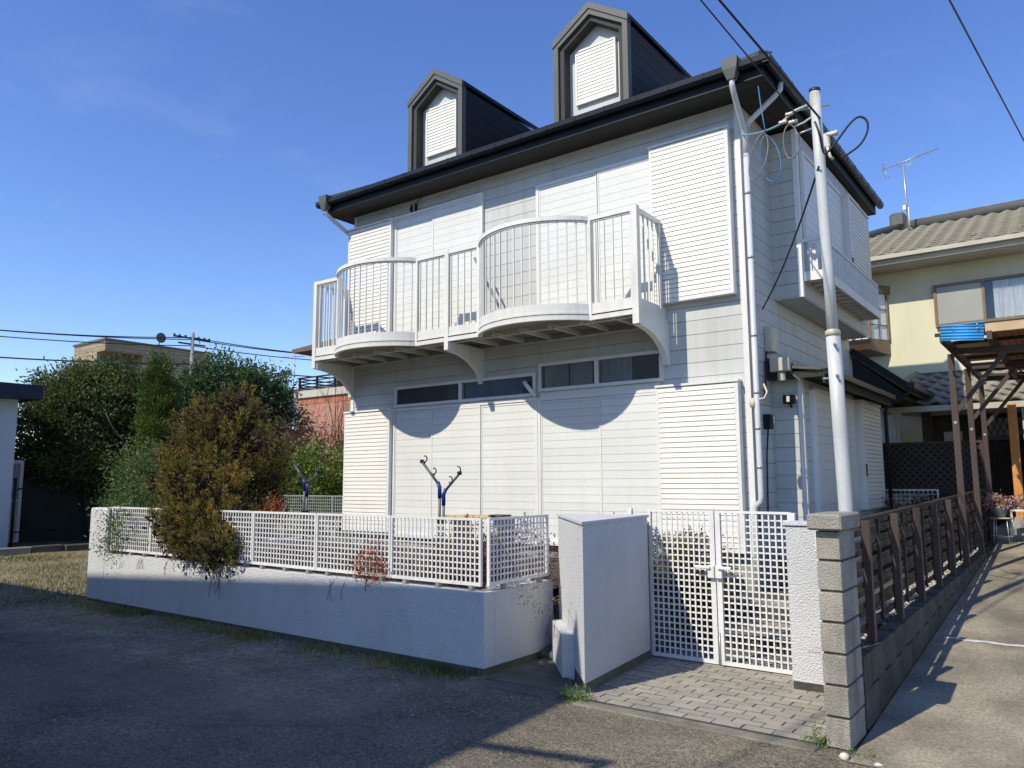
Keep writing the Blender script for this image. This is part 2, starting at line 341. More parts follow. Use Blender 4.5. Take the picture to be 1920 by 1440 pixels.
# ground sheet: one big sheet, with the house plots left out as raised ground of their own
def rz(y): return max(0.0, .07*(min(y, 15.2)-5.05))
g = MB(); xs = [-300,-120,-60,-40,-30]+[-26+i*1.0 for i in range(0, 25)]+[-1.24]; ys = [-200,-80,-30]+[-12+i*1.0 for i in range(0, 30)]+[24,40,70,120,300]
V = []; F = []
for x in xs:
    for y in ys:
        n_ = .035*(math.sin(x*1.3+y*.7)*math.sin(y*1.1-x*.4)) if (x < -4 and 5.4 < y < 20 and x < -11.5) else 0
        V.append((x, y, n_))
for i in range(len(xs)-1):
    for j in range(len(ys)-1): F.append((i*len(ys)+j, (i+1)*len(ys)+j, (i+1)*len(ys)+j+1, i*len(ys)+j+1))
g.add(V, F); g.add([(-1.24,-200,0),(300,-200,0),(300,5.0,0),(-1.24,5.0,0)], [(0,1,2,3)])
g.build('ground', M_GROUND, kind='structure')
g = MB(); V = []; F = []; ys = [4.86,5.05,6,7,8,9,10,11,12,13,14,15.2,18,60,300]; xs = [-1.24,0,2,6,40,300]
for x in xs:
    for y in ys: V.append((x, y, rz(y)+.005))
for i in range(len(xs)-1):
    for j in range(len(ys)-1): F.append((i*len(ys)+j, (i+1)*len(ys)+j, (i+1)*len(ys)+j+1, i*len(ys)+j+1))
g.add(V, F); g.build('alley', M_ALLEY, kind='structure')
# painted bay line across the alley
g = MB(); V = []; F = []
for i in range(25):
    t = i/24; x = -1.16+t*1.9; y = 7.95-.10*t+.012*math.sin(i*1.9); w = .032+.006*math.sin(i*2.7)
    if i in (9,): w *= .55
    V += [(x, y-w, rz(y-w)+.009), (x, y+w, rz(y+w)+.009)]
for i in range(24): F.append((2*i, 2*i+2, 2*i+3, 2*i+1))
g.add(V, F); g.build('painted_line', M_PAINT, kind='structure')
# raised garden, path and yards
g = MB(); V = []; F = []; nx, ny = 34, 18
for i in range(nx):
    for j in range(ny):
        x = -11.0+i*(6.75/(nx-1)); y = 5.33+j*(8.8-5.33+.3)/(ny-1)
        V.append((x, y, .585+.035*math.sin(x*3.1+y*2)*math.sin(y*2.3)+random.uniform(-.018,.018)))
for i in range(nx-1):
    for j in range(ny-1): F.append((i*ny+j, (i+1)*ny+j, (i+1)*ny+j+1, i*ny+j+1))
g.add(V, F); g.build('garden_soil', M_SOIL, kind='structure')
g = MB(); g.box(-4.25,-3.36,6.35,9.0,-.1,.50); g.box(-1.75,-1.44,6.35,14,-.1,.47); g.box(-12.5,-1.44,13.99,30,-.1,.60); g.box(-12.5,-10.16,9.1,14,-.1,.56)
g.build('yard', M_YARD, kind='structure')
# stepped entrance path
path = MB(); path.box(-3.36,-1.44,5.04,7.28,-.05,.0155); path.box(-3.36,-1.75,7.26,8.1,-.05,.1615); path.box(-3.36,-1.75,8.08,14.0,-.05,.3115)
path = path.build('entrance_path', M_JOINT, kind='structure')
PAV = MB().bbox(-.5,.5,-.5,.5,-.5,.5,.02).mesh('paver', M_PAVER)
def lay(x0, x1, y0, y1, z, L_=.2, W=.1, j=.011):
    r = 0; y = y0
    while y+W*.5 < y1:
        x = x0-(L_/2 if r % 2 else 0)
        while x < x1:
            a = max(x, x0); c = min(x+L_, x1); d = min(y+W, y1)
            if c-a > .04: piece('paver', PAV, ((a+c)/2, (y+d)/2, z+random.uniform(-.0025,.0025)), path, scale=(c-a-j, d-y-j-.004, .034), rot=(random.uniform(-.006,.006), random.uniform(-.006,.006), random.uniform(-.01,.01)))
            x += L_
        y += W; r += 1
lay(-3.34,-1.45,5.05,7.26,.002); lay(-3.04,-1.76,7.28,8.08,.148); lay(-3.04,-1.76,8.1,8.5,.298)
k = MB(); k.bbox(-3.13,-1.44,4.915,5.036,-.05,.012,.006); k.build('path_edging', M_EDGE, kind='structure')
s = MB(); s.bbox(-3.95,-3.3,4.93,5.1,-.05,.014,.01); s.prism([(-4.08,5.11),(-3.2,5.11),(-3.93,5.97),(-4.10,6.0)], 'z', -.05, .014)
s.build('drain_cover_slab', M_CONCD, kind='structure')

# ------------------------------------------------------------------ garden wall with its end pillar
W0 = 5.18
gw = root('garden_wall', (-7.6, 5.3, 0), 'long low white stucco garden wall with taller end pillar', 'wall')
w = MB(); w.prism([(-10.63,.06),(-4.16,.06),(-4.16,.672),(-10.63,.672)], 'y', W0, W0+.15); w.build('wall_face', M_STUCCO, gw)
w = MB(); w.bbox(-11.11,-10.632,W0-.002,W0+.48,.05,1.27,.02); w.build('end_pillar', M_STUCCO, gw)
w = MB(); w.box(-4.31,-4.158,W0+.152,6.22,.06,.671); w.build('return_wall', M_STUCCO, gw)
w = MB(); w.box(-11.09,-4.175,W0+.012,W0+.14,-.05,.065); w.box(-4.30,-4.172,W0+.13,6.2,-.05,.064); w.build('plinth', M_PLINTH, gw)
w = MB(); w.box(-11.1,-10.95,W0+.47,9.2,-.05,.66); w.build('side_wall', M_STUCCO, gw)

# lattice fences
UB = {}
def bars(parent, mat_, rects):
    for (x0,x1,y0,y1,z0,z1) in rects:
        if mat_.name not in UB: UB[mat_.name] = unit_box('lattice_bar', mat_)
        pbox('lattice_bar', UB[mat_.name], x0,x1,y0,y1,z0,z1, parent)
def lattice_x(rt, x0, x1, y, z0, z1, pitch, w, mat_, fr=.022):
    f = MB(); f.box(x0,x0+fr,y-.014,y+.014,z0,z1); f.box(x1-fr,x1,y-.014,y+.014,z0,z1); f.box(x0+fr,x1-fr,y-.013,y+.013,z0,z0+fr*1.3); f.box(x0+fr,x1-fr,y-.013,y+.013,z1-fr,z1)
    p = f.build('panel_frame', mat_, rt); R_ = []
    n = round((x1-x0-2*fr)/pitch); m = round((z1-z0-2.3*fr)/pitch)
    for i in range(1, n):
        c = x0+fr+(x1-x0-2*fr)*i/n; R_.append((c-w/2,c+w/2,y-.0075,y+.0005,z0+fr,z1-fr))
    for i in range(1, m):
        c = z0+fr*1.3+(z1-z0-2.3*fr)*i/m; R_.append((x0+fr,x1-fr,y-.0085+.008,y+.0075,c-w/2,c+w/2))
    bars(p, mat_, R_); return p
def lattice_y(rt, y0, y1, x, z0, z1, pitch, w, mat_, fr=.022):
    f = MB(); f.box(x-.014,x+.014,y0,y0+fr,z0,z1); f.box(x-.014,x+.014,y1-fr,y1,z0,z1); f.box(x-.013,x+.013,y0+fr,y1-fr,z0,z0+fr*1.3); f.box(x-.013,x+.013,y0+fr,y1-fr,z1-fr,z1)
    p = f.build('panel_frame', mat_, rt); R_ = []
    n = round((y1-y0-2*fr)/pitch); m = round((z1-z0-2.3*fr)/pitch)
    for i in range(1, n):
        c = y0+fr+(y1-y0-2*fr)*i/n; R_.append((x-.0005,x+.0075,c-w/2,c+w/2,z0+fr,z1-fr))
    for i in range(1, m):
        c = z0+fr*1.3+(z1-z0-2.3*fr)*i/m; R_.append((x-.0075,x-.0003,y0+fr,y1-fr,c-w/2,c+w/2))
    bars(p, mat_, R_); return p
lf = root('lattice_fence', (-7.4, 5.25, .672), 'white metal lattice fence along the top of the long low wall', 'fence')
xs = [-10.625,-9.63,-8.556,-7.481,-6.406,-5.33,-4.235]
foot = MB(); foot.bbox(-.022,.022,-.028,.028,0,.05,.006); foot = foot.mesh('foot_bracket', M_CONC)
for a, c in zip(xs, xs[1:]):
    lattice_x(lf, a+.004, c-.004, 5.25, .712, 1.286, .0505, .0125, M_LATT)
    for t in (.18,.55,.9): piece('foot_bracket', foot, (a+(c-a)*t, 5.25, .668), lf)
lr = root('lattice_fence', (-4.17, 5.75, .672), 'short white lattice panel on the return of the low wall, beside the gate wall', 'fence')
lattice_y(lr, 5.29, 6.2, -4.20, .715, 1.286, .0505, .0125, M_LATT)
for y in (5.5,6.05): piece('foot_bracket', foot, (-4.20, y, .668), lr)
gl = root('lattice_fence', (-12.0, 10.0, .56), 'dark green lattice fence at the side of the garden below the bush', 'fence')
for a in (-13.3,-11.75): lattice_x(gl, a, a+1.54, 10.0, .75, 1.345, .062, .014, M_LATTG)
po = MB()
for x in (-13.3,-11.75,-10.22): po.box(x-.02,x+.02,10.02,10.06,.5,1.33)
po.build('post', M_LATTG, gl)

# gate wall: a wedge-shaped stucco pier with thin capping
def insetpoly(p, d):
    n = len(p); out = []
    ar = sum(p[i][0]*p[(i+1) % n][1]-p[(i+1) % n][0]*p[i][1] for i in range(n)); sg = 1 if ar > 0 else -1
    for i in range(n):
        a = Vector(p[i-1]); b = Vector(p[i]); c = Vector(p[(i+1) % n]); e1 = (b-a).normalized(); e2 = (c-b).normalized()
        n1 = Vector((-e1.y, e1.x))*sg; n2 = Vector((-e2.y, e2.x))*sg; bis = (n1+n2)
        k = d/max(.2, 1+n1.dot(n2)); out.append(tuple(b+bis*k))
    return out
wedge = [(-3.145,5.12),(-3.285,6.47),(-3.47,6.47),(-4.10,6.235)]
pw = root('gate_wall', (-3.5, 5.8, 0), 'white stucco wedge-shaped gate wall left of the lattice gate', 'wall')
w = MB(); w.prism(wedge, 'z', .10, 1.268); w.build('wall_face', M_STUCCO, pw)
w = MB(); w.prism(insetpoly(wedge, .012), 'z', -.05, .105); w.build('plinth', M_PLINTH, pw)
w = MB(); w.prism(insetpoly(wedge, -.014), 'z', 1.270, 1.292); w.build('capping', M_STUCCO, pw)
w = MB(); w.prism([(-3.50,5.54),(-3.575,5.475),(-4.05,6.03),(-3.99,6.10)], 'z', -.02, .35); w.build('ledge_block', M_STUCCO, pw)
rp_ = root('gate_pillar', (-1.78, 6.35, 0), 'white stucco gate pillar with a small white name plate, beside the block pier', 'wall')
w = MB(); w.bbox(-1.955,-1.475,6.20,6.52,.075,1.245,.006); w.build('pillar_body', M_STUCCO, rp_)
w = MB(); w.box(-1.95,-1.48,6.21,6.51,-.05,.08); w.build('plinth', M_BLOCKD, rp_)
w = MB(); w.bbox(-1.97,-1.47,6.185,6.53,1.247,1.272,.004); w.build('capping', M_STUCCO, rp_)
w = MB(); w.bbox(-1.728,-1.668,6.188,6.199,1.065,1.20,.003); pl = w.build('name_plate', M_SIGN, rp_)
w = MB()
for z in (1.18,1.168): w.box(-1.705,-1.69,6.1855,6.1878,z-.004,z+.004)
w.box(-1.714,-1.708,6.1855,6.1878,1.085,1.15); w.box(-1.69,-1.684,6.1855,6.1878,1.085,1.15); w.box(-1.708,-1.69,6.1855,6.1878,1.146,1.15); w.box(-1.708,-1.69,6.1855,6.1878,1.085,1.089)
w.build('lettering', M_INK, pl)
w = MB(); w.bbox(-1.60,-1.50,6.11,6.198,1.09,1.19,.006); w.build('door_phone', M_CONC, rp_)

# double gate
gt = root('gate', (-2.68, 6.6, 0), 'white metal double gate of square lattice between the stucco pillars', 'gate')
for (a, c, s_) in ((-3.33,-2.695,1),(-2.685,-2.03,-1)):
    f = MB(); z0, z1 = .03, 1.335; y = 6.6
    f.box(a,a+.024 if s_ > 0 else a+.045,y-.018,y+.018,z0,z1); f.box(c-.045 if s_ > 0 else c-.024,c,y-.018,y+.018,z0,z1)
    f.box(a+.024,c-.024,y-.016,y+.016,z0,z0+.03); f.box(a+.024,c-.024,y-.016,y+.016,z1-.02,z1)
    leaf = f.build('gate_leaf', M_LATT, gt); R_ = []
    n = 11; m = 23; xa = a+(.024 if s_ > 0 else .045); xc = c-(.045 if s_ > 0 else .024)
    for i in range(1, n):
        q = xa+(xc-xa)*i/n; R_.append((q-.0065,q+.0065,y-.009,y-.0005,z0+.03,z1-.02))
    for i in range(1, m):
        q = z0+.03+(z1-z0-.05)*i/m; R_.append((xa,xc,y+.0003,y+.009,q-.0065,q+.0065))
    bars(leaf, M_LATT, R_)
    hx = c-.03 if s_ > 0 else a+.03
    h = MB(); h.bbox(hx-.03,hx+.03,y-.055,y-.018,.755,.865,.006); h.bbox(hx-.15 if s_ > 0 else hx,hx if s_ > 0 else hx+.12,y-.075,y-.056,.835,.862,.005)
    h.bbox(hx-.03,hx+.03,y+.018,y+.055,.775,.85,.006); h.build('handle', M_TRIM, leaf)
    for z in (1.19,.12):
        hg = MB(); e = a if s_ > 0 else c
        hg.bbox(e-.045,e+.01,y-.03,y+.02,z-.035,z+.035,.004) if s_ > 0 else hg.bbox(e-.01,e+.05,y-.03,y+.02,z-.035,z+.035,.004)
        hg.build('hinge', M_STEEL, leaf)
b_ = MB(); b_.tube([(-2.676,6.575,-.01),(-2.676,6.575,.30)], .006); b_.build('drop_bolt', M_STEEL, gt)
p_ = MB(); p_.box(-3.362,-3.338,6.56,6.60,.0,1.20); p_.build('gate_post', M_STEEL, gt)
p_ = MB(); p_.bbox(-3.50,-3.46,6.50,6.54,.3,1.345,.004); p_.build('gate_post', M_TRIM, gt)
p_ = MB(); p_.bbox(-2.02,-1.98,6.54,6.58,.0,1.33,.004); p_.build('gate_post', M_TRIM, gt)

# concrete block pier and the low block wall with brown slat fence
bp_ = root('block_pier', (-1.33, 5.25, 0), 'rough split-face concrete block pier with flat cap at the alley corner', 'pillar')
BLK = MB().bbox(-.5,.5,-.5,.5,-.5,.5,.03).mesh('block', M_BLOCK)
z = 0
for i in range(7):
    h = .1845
    piece('block', BLK, (-1.335, 5.235, z+h/2), bp_, scale=(.142+.003*(i % 2), .385, h-.014)); z += h
c = MB(); c.box(-1.395,-1.275,5.055,5.415,0,1.285); c.build('mortar_core', M_BLOCKD, bp_)
c = MB(); c.bbox(-1.44,-1.235,4.985,5.47,1.292,1.392,.012); c.build('cap', M_BLOCK, bp_)
lw = root('block_wall', (-1.32, 9.8, .1), 'low weathered concrete block wall along the alley under the slat fence', 'wall')
BLD = MB().bbox(-.5,.5,-.5,.5,-.5,.5,.02).mesh('block', M_BLOCKD)
def wt(y): return .475+.0155*(y-5.45)
for r_ in range(2):
    y = 5.45-(.2 if r_ else 0)
    while y < 14.9:
        y0 = max(y, 5.45); y1 = min(y+.4, 14.9); yc = (y0+y1)/2; top = wt(yc); bot = rz(yc)-.02
        za = bot+(top-bot)*(0 if r_ == 0 else .52); zb = bot+(top-bot)*(.52 if r_ == 0 else 1)
        piece('block', BLD, (-1.32, yc, (za+zb)/2), lw, scale=(.12, y1-y0-.008, zb-za-.008)); y += .4
c = MB(); c.prism([(5.46,-.05),(14.9,.5),(14.9,wt(14.9)-.02),(5.46,wt(5.46)-.02)], 'x', -1.365, -1.275); c.build('mortar_core', M_BLOCKD, lw)
fence_y = [5.95,6.95,7.95,8.95,9.95]
sf = root('slat_fence', (-1.4, 9.8, .5), 'brown horizontal slat fence on the low block wall, with square posts', 'fence')
PST = {}
for y in fence_y:
    m_ = MB(); zt = wt(y)+.83; m_.box(-1.335,-1.285,y-.03,y+.03,wt(y)-.02,zt); m_.build('post', M_BROWNP, sf)
for y in [5.65+.5*i for i in range(19)]:
    m_ = MB(); m_.box(-1.385,-1.365,y-.018,y+.018,wt(y)+.03,wt(y)+.80); m_.build('upright', M_BROWN, sf)
SLT = unit_box('slat', M_BROWN)
k = 0
for y in [5.5+.935*i for i in range(10)]:
    for i in range(11):
        y1 = min(y+.925, 14.85); yc = (y+y1)/2; zz = wt(yc)+.065+i*.0725
        piece('slat', SLT, (-1.395+(.03 if i % 2 else 0)*-1, yc, zz), sf, scale=(.014, y1-y, .046), rot=(math.atan(.0155),0,0)); k += 1
m_ = MB(); m_.beam((-1.385,5.5,wt(5.5)+.83),(-1.385,14.85,wt(14.85)+.83),.05,.012); m_.build('top_rail', M_BROWN, sf)

# ------------------------------------------------------------------ the white house
HX0, HX1, HY, HYB, HS, HT = -10.15, -3.17, 9.0, 14.0, .74, 6.27
H = root('white_house', (-6.66, 11.5, .3), 'two-storey white clapboard house with two dormers and curved balcony', 'house')
w = MB(); w.box(HX0+.03,HX1-.03,HY+.03,HYB-.03,.25,HT); w.build('wall_core', M_SIDING, H)
w = MB(); w.box(HX0+.02,HX1-.02,HY+.02,HYB-.02,.2,HS-.01); fd = w.build('foundation', M_FOUND, H)
v_ = MB()
for x in (-8.3,-6.9,-5.4): v_.box(x-.2,x+.2,HY+.012,HY+.019,.63,.70)
v_.build('vent_grille', M_DARK, fd)
SID = MB().bbox(-.5,.5,-.5,.5,-.5,.5,.006).mesh('siding_board', M_SIDING)
wallf = MB(); wallf.box(HX0+.02,HX1-.02,HY+.021,HY+.029,HS,HT); wallf = wallf.build('front_cladding', M_FOUND, H)
walls = MB(); walls.box(HX1-.029,HX1-.021,HY+.05,HYB,HS,HT); walls = walls.build('side_cladding', M_FOUND, H)
rows = 31; ph = (HT-HS)/rows
for i in range(rows):
    z0 = HS+i*ph; z1 = z0+ph-.006
    for a, c in ((HX0+.03,-9.07),(-9.066,-6.205),(-6.201,HX1-.02)):
        pbox('siding_board', SID, a, c, HY, HY+.022, z0, z1, wallf)
    for a, c in ((HY+.04,11.0),(11.004,HYB)): pbox('siding_board', SID, HX1-.022, HX1, a, c, z0, z1, walls)
c = MB(); c.box(HX1-.055,HX1+.012,HY-.014,HY-.001,HS-.02,HT); c.box(HX1+.001,HX1+.012,HY-.001,HY+.05,HS-.02,HT); c.build('corner_trim', M_TRIM, H)
c = MB(); c.box(HX0-.012,HX0+.055,HY-.014,HY-.001,HS-.02,HT); c.box(HX0-.012,HX0-.001,HY-.001,HY+.06,HS-.02,HT); c.build('corner_trim', M_TRIM, H)
# left flank (not clad in boards; it faces away)
w = MB(); w.box(HX0-.001,HX0+.029,HY+.05,HYB,HS,HT); w.build('side_wall', M_SIDING, H)
c = MB(); c.box(HX0+.05,HX1-.06,HY-.012,HY-.001,HT-.03,HT); c.build('frieze_strip', M_TRIM, H)

# shutter boxes with louvre slats
LOU = MB().add([(-.5,.5,-.5),(.5,.5,-.5),(.5,-.5,-.42),(-.5,-.5,-.42),(-.5,.5,.5),(.5,.5,.5),(.5,-.15,.5),(-.5,-.15,.5)],
               [(0,3,2,1),(4,5,6,7),(0,1,5,4),(3,7,6,2),(0,4,7,3),(1,2,6,5)]).mesh('slat', M_LOUV)
def shutter_box_front(x0, x1, z0, z1, d=.12, pitch=.0615, y=HY):
    yf = y-d
    f = MB(); f.box(x0,x1,yf+.02,y-.003,z0,z1); f.box(x0,x0+.03,yf,yf+.02,z0,z1); f.box(x1-.045,x1,yf,yf+.02,z0,z1); f.box(x0+.03,x1-.045,yf,yf+.02,z0,z0+.05)
    f.box(x0-.012,x1+.012,yf-.015,y-.004,z1,z1+.028)
    p = f.build('shutter_box', M_TRIM, H); n = int((z1-z0-.06)/pitch); ph_ = (z1-z0-.06)/n
    for i in range(n):
        zc = z0+.05+(i+.5)*ph_; piece('slat', LOU, ((x0+x1)/2-.0075, yf+.006, zc), p, scale=(x1-x0-.078, .021, ph_*.95))
    return p
SHP = MB().bbox(-.5,.5,-.5,.5,-.5,.5,.008).mesh('plank', M_SHUT)
def shutter_panel_front(x0, x1, z0, z1, y, n):
    f = MB(); fr = .02; f.box(x0,x1,y+.012,y+.024,z0,z1); f.box(x0,x0+fr,y-.006,y+.012,z0,z1); f.box(x1-fr,x1,y-.006,y+.012,z0,z1); f.box(x0+fr,x1-fr,y-.006,y+.012,z1-.03,z1)
    p = f.build('storm_shutter', M_TRIM, H); ph_ = (z1-.03-z0)/n
    for i in range(n): pbox('plank', SHP, x0+fr+.002, x1-fr-.002, y, y+.013, z0+i*ph_, z0+(i+1)*ph_-.0032, p)
    return p
shutter_box_front(-10.19,-9.10,.80,2.765); shutter_box_front(-4.335,-3.275,.76,2.765)
shutter_box_front(-10.19,-9.13,3.84,5.99); shutter_box_front(-4.345,-3.275,3.84,5.935)
def frame_front(x0, x1, z0, z1, d=.05, w_=.045, bottom=True):
    f = MB(); f.box(x0-w_,x0,HY-d,HY-.002,z0,z1+w_); f.box(x1,x1+w_,HY-d,HY-.002,z0,z1+w_); f.box(x0,x1,HY-d,HY-.002,z1,z1+w_)
    if bottom: f.box(x0-w_,x1+w_,HY-d-.02,HY-.002,z0-.05,z0-.002)
    return f.build('shutter_frame', M_TRIM, H)
frame_front(-9.05,-6.26,.78,2.735)
for i, (a, c) in enumerate(((-9.05,-8.24),(-8.24,-7.25),(-7.25,-6.262))): shutter_panel_front(a, c, .78, 2.73, HY-.032-(.018 if i == 1 else 0), 18)
frame_front(-6.165,-4.35,.78,2.725)
for i, (a, c) in enumerate(((-6.165,-5.205),(-5.205,-4.352))): shutter_panel_front(a, c, .78, 2.72, HY-.032-(.016 if i else 0), 18)
frame_front(-9.08,-7.26,3.84,6.0)
for i, (a, c) in enumerate(((-9.08,-8.25),(-8.25,-7.262))): shutter_panel_front(a, c, 3.84, 5.995, HY-.032-(.014 if i else 0), 19)
frame_front(-6.165,-4.36,3.84,5.86)
for i, (a, c) in enumerate(((-6.165,-5.19),(-5.17,-4.362))): shutter_panel_front(a, c, 3.84, 5.855, HY-.034-(.012 if i else 0), 18)
# transom windows over the ground-floor shutters
def transom(x0, xm, x1, z0, z1, cm, cx):
    f = MB(); w_ = .045; d = .055
    f.box(x0,x1,HY-d,HY-.001,z1-w_,z1); f.box(x0,x1,HY-d-.01,HY-.001,z0,z0+w_); f.box(x0,x0+w_,HY-d,HY-.001,z0+w_,z1-w_); f.box(x1-w_,x1,HY-d,HY-.001,z0+w_,z1-w_); f.box(xm-.03,xm+.03,HY-d-.006,HY-.001,z0+w_,z1-w_)
    p = f.build('window', M_TRIM, H)
    i_ = MB(); i_.box(x0+.04,x1-.04,HY-.006,HY-.0015,z0+.02,z1-.02); i_.build('room_interior', M_INT, p)
    for a, c in ((x0+w_,xm-.03),(xm+.03,x1-w_)):
        g_ = MB(); g_.box(a,c,HY-.040,HY-.034,z0+w_,z1-w_); g_.build('pane', M_GLASS, p)
    for (a, c, mm) in cx:
        cu = MB(); n = max(3, int((c-a)/.03)); V = []; F = []
        for k in range(n+1):
            x = a+(c-a)*k/n; yy = HY-.018+.007*math.sin(k*1.9+a); V += [(x, yy, z0+.03), (x, yy, z1-.03)]
        for k in range(n): F.append((2*k, 2*k+2, 2*k+3, 2*k+1))
        cu.add(V, F, True); cu.build('curtain', mm, p)
transom(-9.06,-7.645,-6.245,2.80,3.14,None,((-8.9,-7.75,M_INT),(-7.55,-6.5,M_CURTB)))
transom(-6.19,-5.24,-4.27,2.855,3.262,None,((-6.1,-5.7,M_CURT),(-5.68,-5.32,M_CURT),(-5.2,-4.72,M_CURT)))
f = MB(); f.box(-9.06,-6.25,HY-.03,HY-.001,2.775,2.798); f.box(-6.19,-4.33,HY-.026,HY-.001,2.765,2.852); f.build('window_apron', M_TRIM, H)
vp = MB(); vp.tube([(-6.42,HY+.0,3.02),(-6.40,HY-.10,3.0),(-6.31,HY-.13,2.92),(-6.20,HY-.13,2.80)], .03, 10); vp.build('vent_pipe', M_TRIM, H)
hk = MB()
for x in (-8.76,-8.66): hk.box(x-.012,x+.012,HY-.03,HY-.001,6.07,6.19); hk.tube([(x,HY-.04,6.13),(x,HY-.05,6.09)], .008, 6)
hk.tube([(-8.62,HY-.03,6.10),(-8.60,HY-.05,6.2),(-8.5,HY-.05,6.25)], .006, 6); hk.build('wall_hook', M_DARK, H)
cb = MB(); cb.tube([(HX1-.05-i*.6, HY-.012, 6.225-.012*math.sin(i*2.1)) for i in range(12)], .008, 6); cb.build('cable', M_TRIM, H)
# --- eaves, roof, gutters
EX0, EX1, EY0, EY1, EZ = -10.46, -2.70, 8.55, 14.47, 6.45
rf = MB(); s_ = .5
rd = 2.96; yr = (EY0+EY1)/2; zr = EZ+.06+s_*rd
a0,a1,b0,b1 = EX0-.03,EX1+.03,EY0-.03,EY1+.03
def quad(a,b,c,d,t=.05):
    v = [Vector(p) for p in (a,b,c,d)]; n = (v[1]-v[0]).cross(v[3]-v[0]).normalized()
    if n.z < 0: n = -n
    lo = [p-n*t for p in v]; rf.add(v+lo, [(0,1,2,3),(7,6,5,4),(0,4,5,1),(1,5,6,2),(2,6,7,3),(3,7,4,0)])
R0 = (a0+rd+.03, yr, zr+.015); R1 = (a1-rd-.03, yr, zr+.015); ze = EZ+.06
quad((a0,b0,ze),(a1,b0,ze),R1,R0); quad((a1,b1,ze),(a0,b1,ze),R0,R1)
quad((a1,b0,ze),(a1,b1,ze),R1,R1); quad((a0,b1,ze),(a0,b0,ze),R0,R0)
roof = rf.build('roof', M_ROOF, H)
rg = MB(); rg.beam(R0,R1,.16,.06); rg.beam((a1,b0,ze+.02),R1,.12,.05); rg.beam((a0,b0,ze+.02),R0,.12,.05); rg.beam((a1,b1,ze+.02),R1,.12,.05); rg.build('ridge_cap', M_GREYTRIM, roof)
# shingle courses near the eave (front and right slopes)
SH = MB().box(-.5,.5,-.5,.5,-.5,.5).mesh('shingle', M_ROOF)
for r_ in range(3):
    y = b0+.02+r_*.22; zz = ze+s_*(y-b0)+.012; x = a0+.35+r_*.22-(.25 if r_ % 2 else 0)
    while x < a1-.4-r_*.22:
        piece('shingle', SH, (x+.25, y+.11, zz+s_*.11), roof, rot=(math.atan(s_),0,0), scale=(.494,.26,.014)); x += .5
sf_ = MB(); sf_.box(EX0+.02,EX1-.02,EY0+.02,HY-.001,6.272,6.285); sf_.box(HX1-.0,EX1-.02,HY,EY1-.02,6.272,6.285); sf_.box(EX0+.02,HX0-.001,HY,EY1-.02,6.272,6.285); sf_.build('soffit', M_SOFF, H)
fa = MB(); fa.box(EX0,EX1,EY0,EY0+.022,6.265,EZ); fa.box(EX1-.022,EX1,EY0+.022,EY1,6.265,EZ); fa.box(EX0,EX0+.022,EY0+.022,EY1,6.265,EZ); fa.box(EX0,EX1,EY1-.022,EY1,6.265,EZ)
fa.box(EX0-.012,EX1+.012,EY0-.014,EY0-.002,6.265,6.278); fa.build('fascia', M_DARK, H)
pr = [(0,.075),(-.006,.075),(-.012,.02),(-.04,-.005),(-.085,-.005),(-.112,.025),(-.118,.085),(-.112,.085),(-.105,.03),(-.08,.004),(-.044,.004),(-.02,.024)]
gz = 6.388
gu = MB(); gu.prism([(EY0-.002+p[0], gz+p[1]) for p in pr], 'x', EX0-.1, EX1+.1)
gut = gu.build('gutter', M_GUTTER, H)
gu = MB(); gu.prism([(EX1+.002-p[0], gz+p[1]) for p in pr], 'y', EY0-.1, EY1+.1); gut2 = gu.build('gutter', M_GUTTER, H)
gu = MB(); gu.prism([(EX0-.002+p[0], gz+p[1]) for p in pr], 'y', EY0-.1, EY1+.1); gu.build('gutter', M_GUTTER, H)
BR = MB().prism([(p[0]*1.05, p[1]*1.05) for p in pr], 'x', -.012, .012).mesh('bracket', M_GUTTER)
x = EX0+.25
while x < EX1: piece('bracket', BR, (x, EY0-.002, gz), gut); x += .455
BR2 = MB().prism([(-p[0]*1.05, p[1]*1.05) for p in pr], 'y', -.012, .012).mesh('bracket', M_GUTTER)
y = EY0+.3
while y < EY1: piece('bracket', BR2, (EX1+.002, y, gz), gut2); y += .455
# downpipes
def hopper(x, y):
    h = MB(); h.add([(x-.10,y-.085,6.54),(x+.10,y-.085,6.54),(x+.10,y+.07,6.54),(x-.10,y+.07,6.54),(x-.085,y-.075,6.41),(x+.085,y-.075,6.41),(x+.085,y+.06,6.41),(x-.085,y+.06,6.41),(x-.045,y-.05,6.29),(x+.045,y-.05,6.29),(x+.045,y+.035,6.29),(x-.045,y+.035,6.29)],
          [(3,2,1,0),(0,1,5,4),(1,2,6,5),(2,3,7,6),(3,0,4,7),(4,5,9,8),(5,6,10,9),(6,7,11,10),(7,4,8,11),(8,9,10,11)]); return h
hopper(-3.04,8.47).build('rain_hopper', M_HOP, H)
dp = MB(); dx, dy = -3.07, 8.93
dp.tube([(-3.04,8.465,6.32),(-3.04,8.47,6.22),(-3.045,8.54,6.14),(-3.065,8.86,5.86),(dx,dy,5.74),(dx,dy,5.5)], .034, 12)
dp.tube([(dx,dy,5.55),(dx,dy,1.42),(dx-.005,dy,1.36),(dx-.075,dy+.01,1.30),(dx-.085,dy+.01,1.22),(dx-.085,dy+.01,.3)], .034, 12)
dp = dp.build('downpipe', M_PIPE, H)
d2 = MB(); d2.tube([(-2.65,9.05,6.40),(-2.66,9.05,6.30),(-2.72,9.02,6.22),(-3.02,8.94,5.95),(-3.06,8.93,5.86)], .033, 12); d2.build('downpipe', M_PIPE, H)
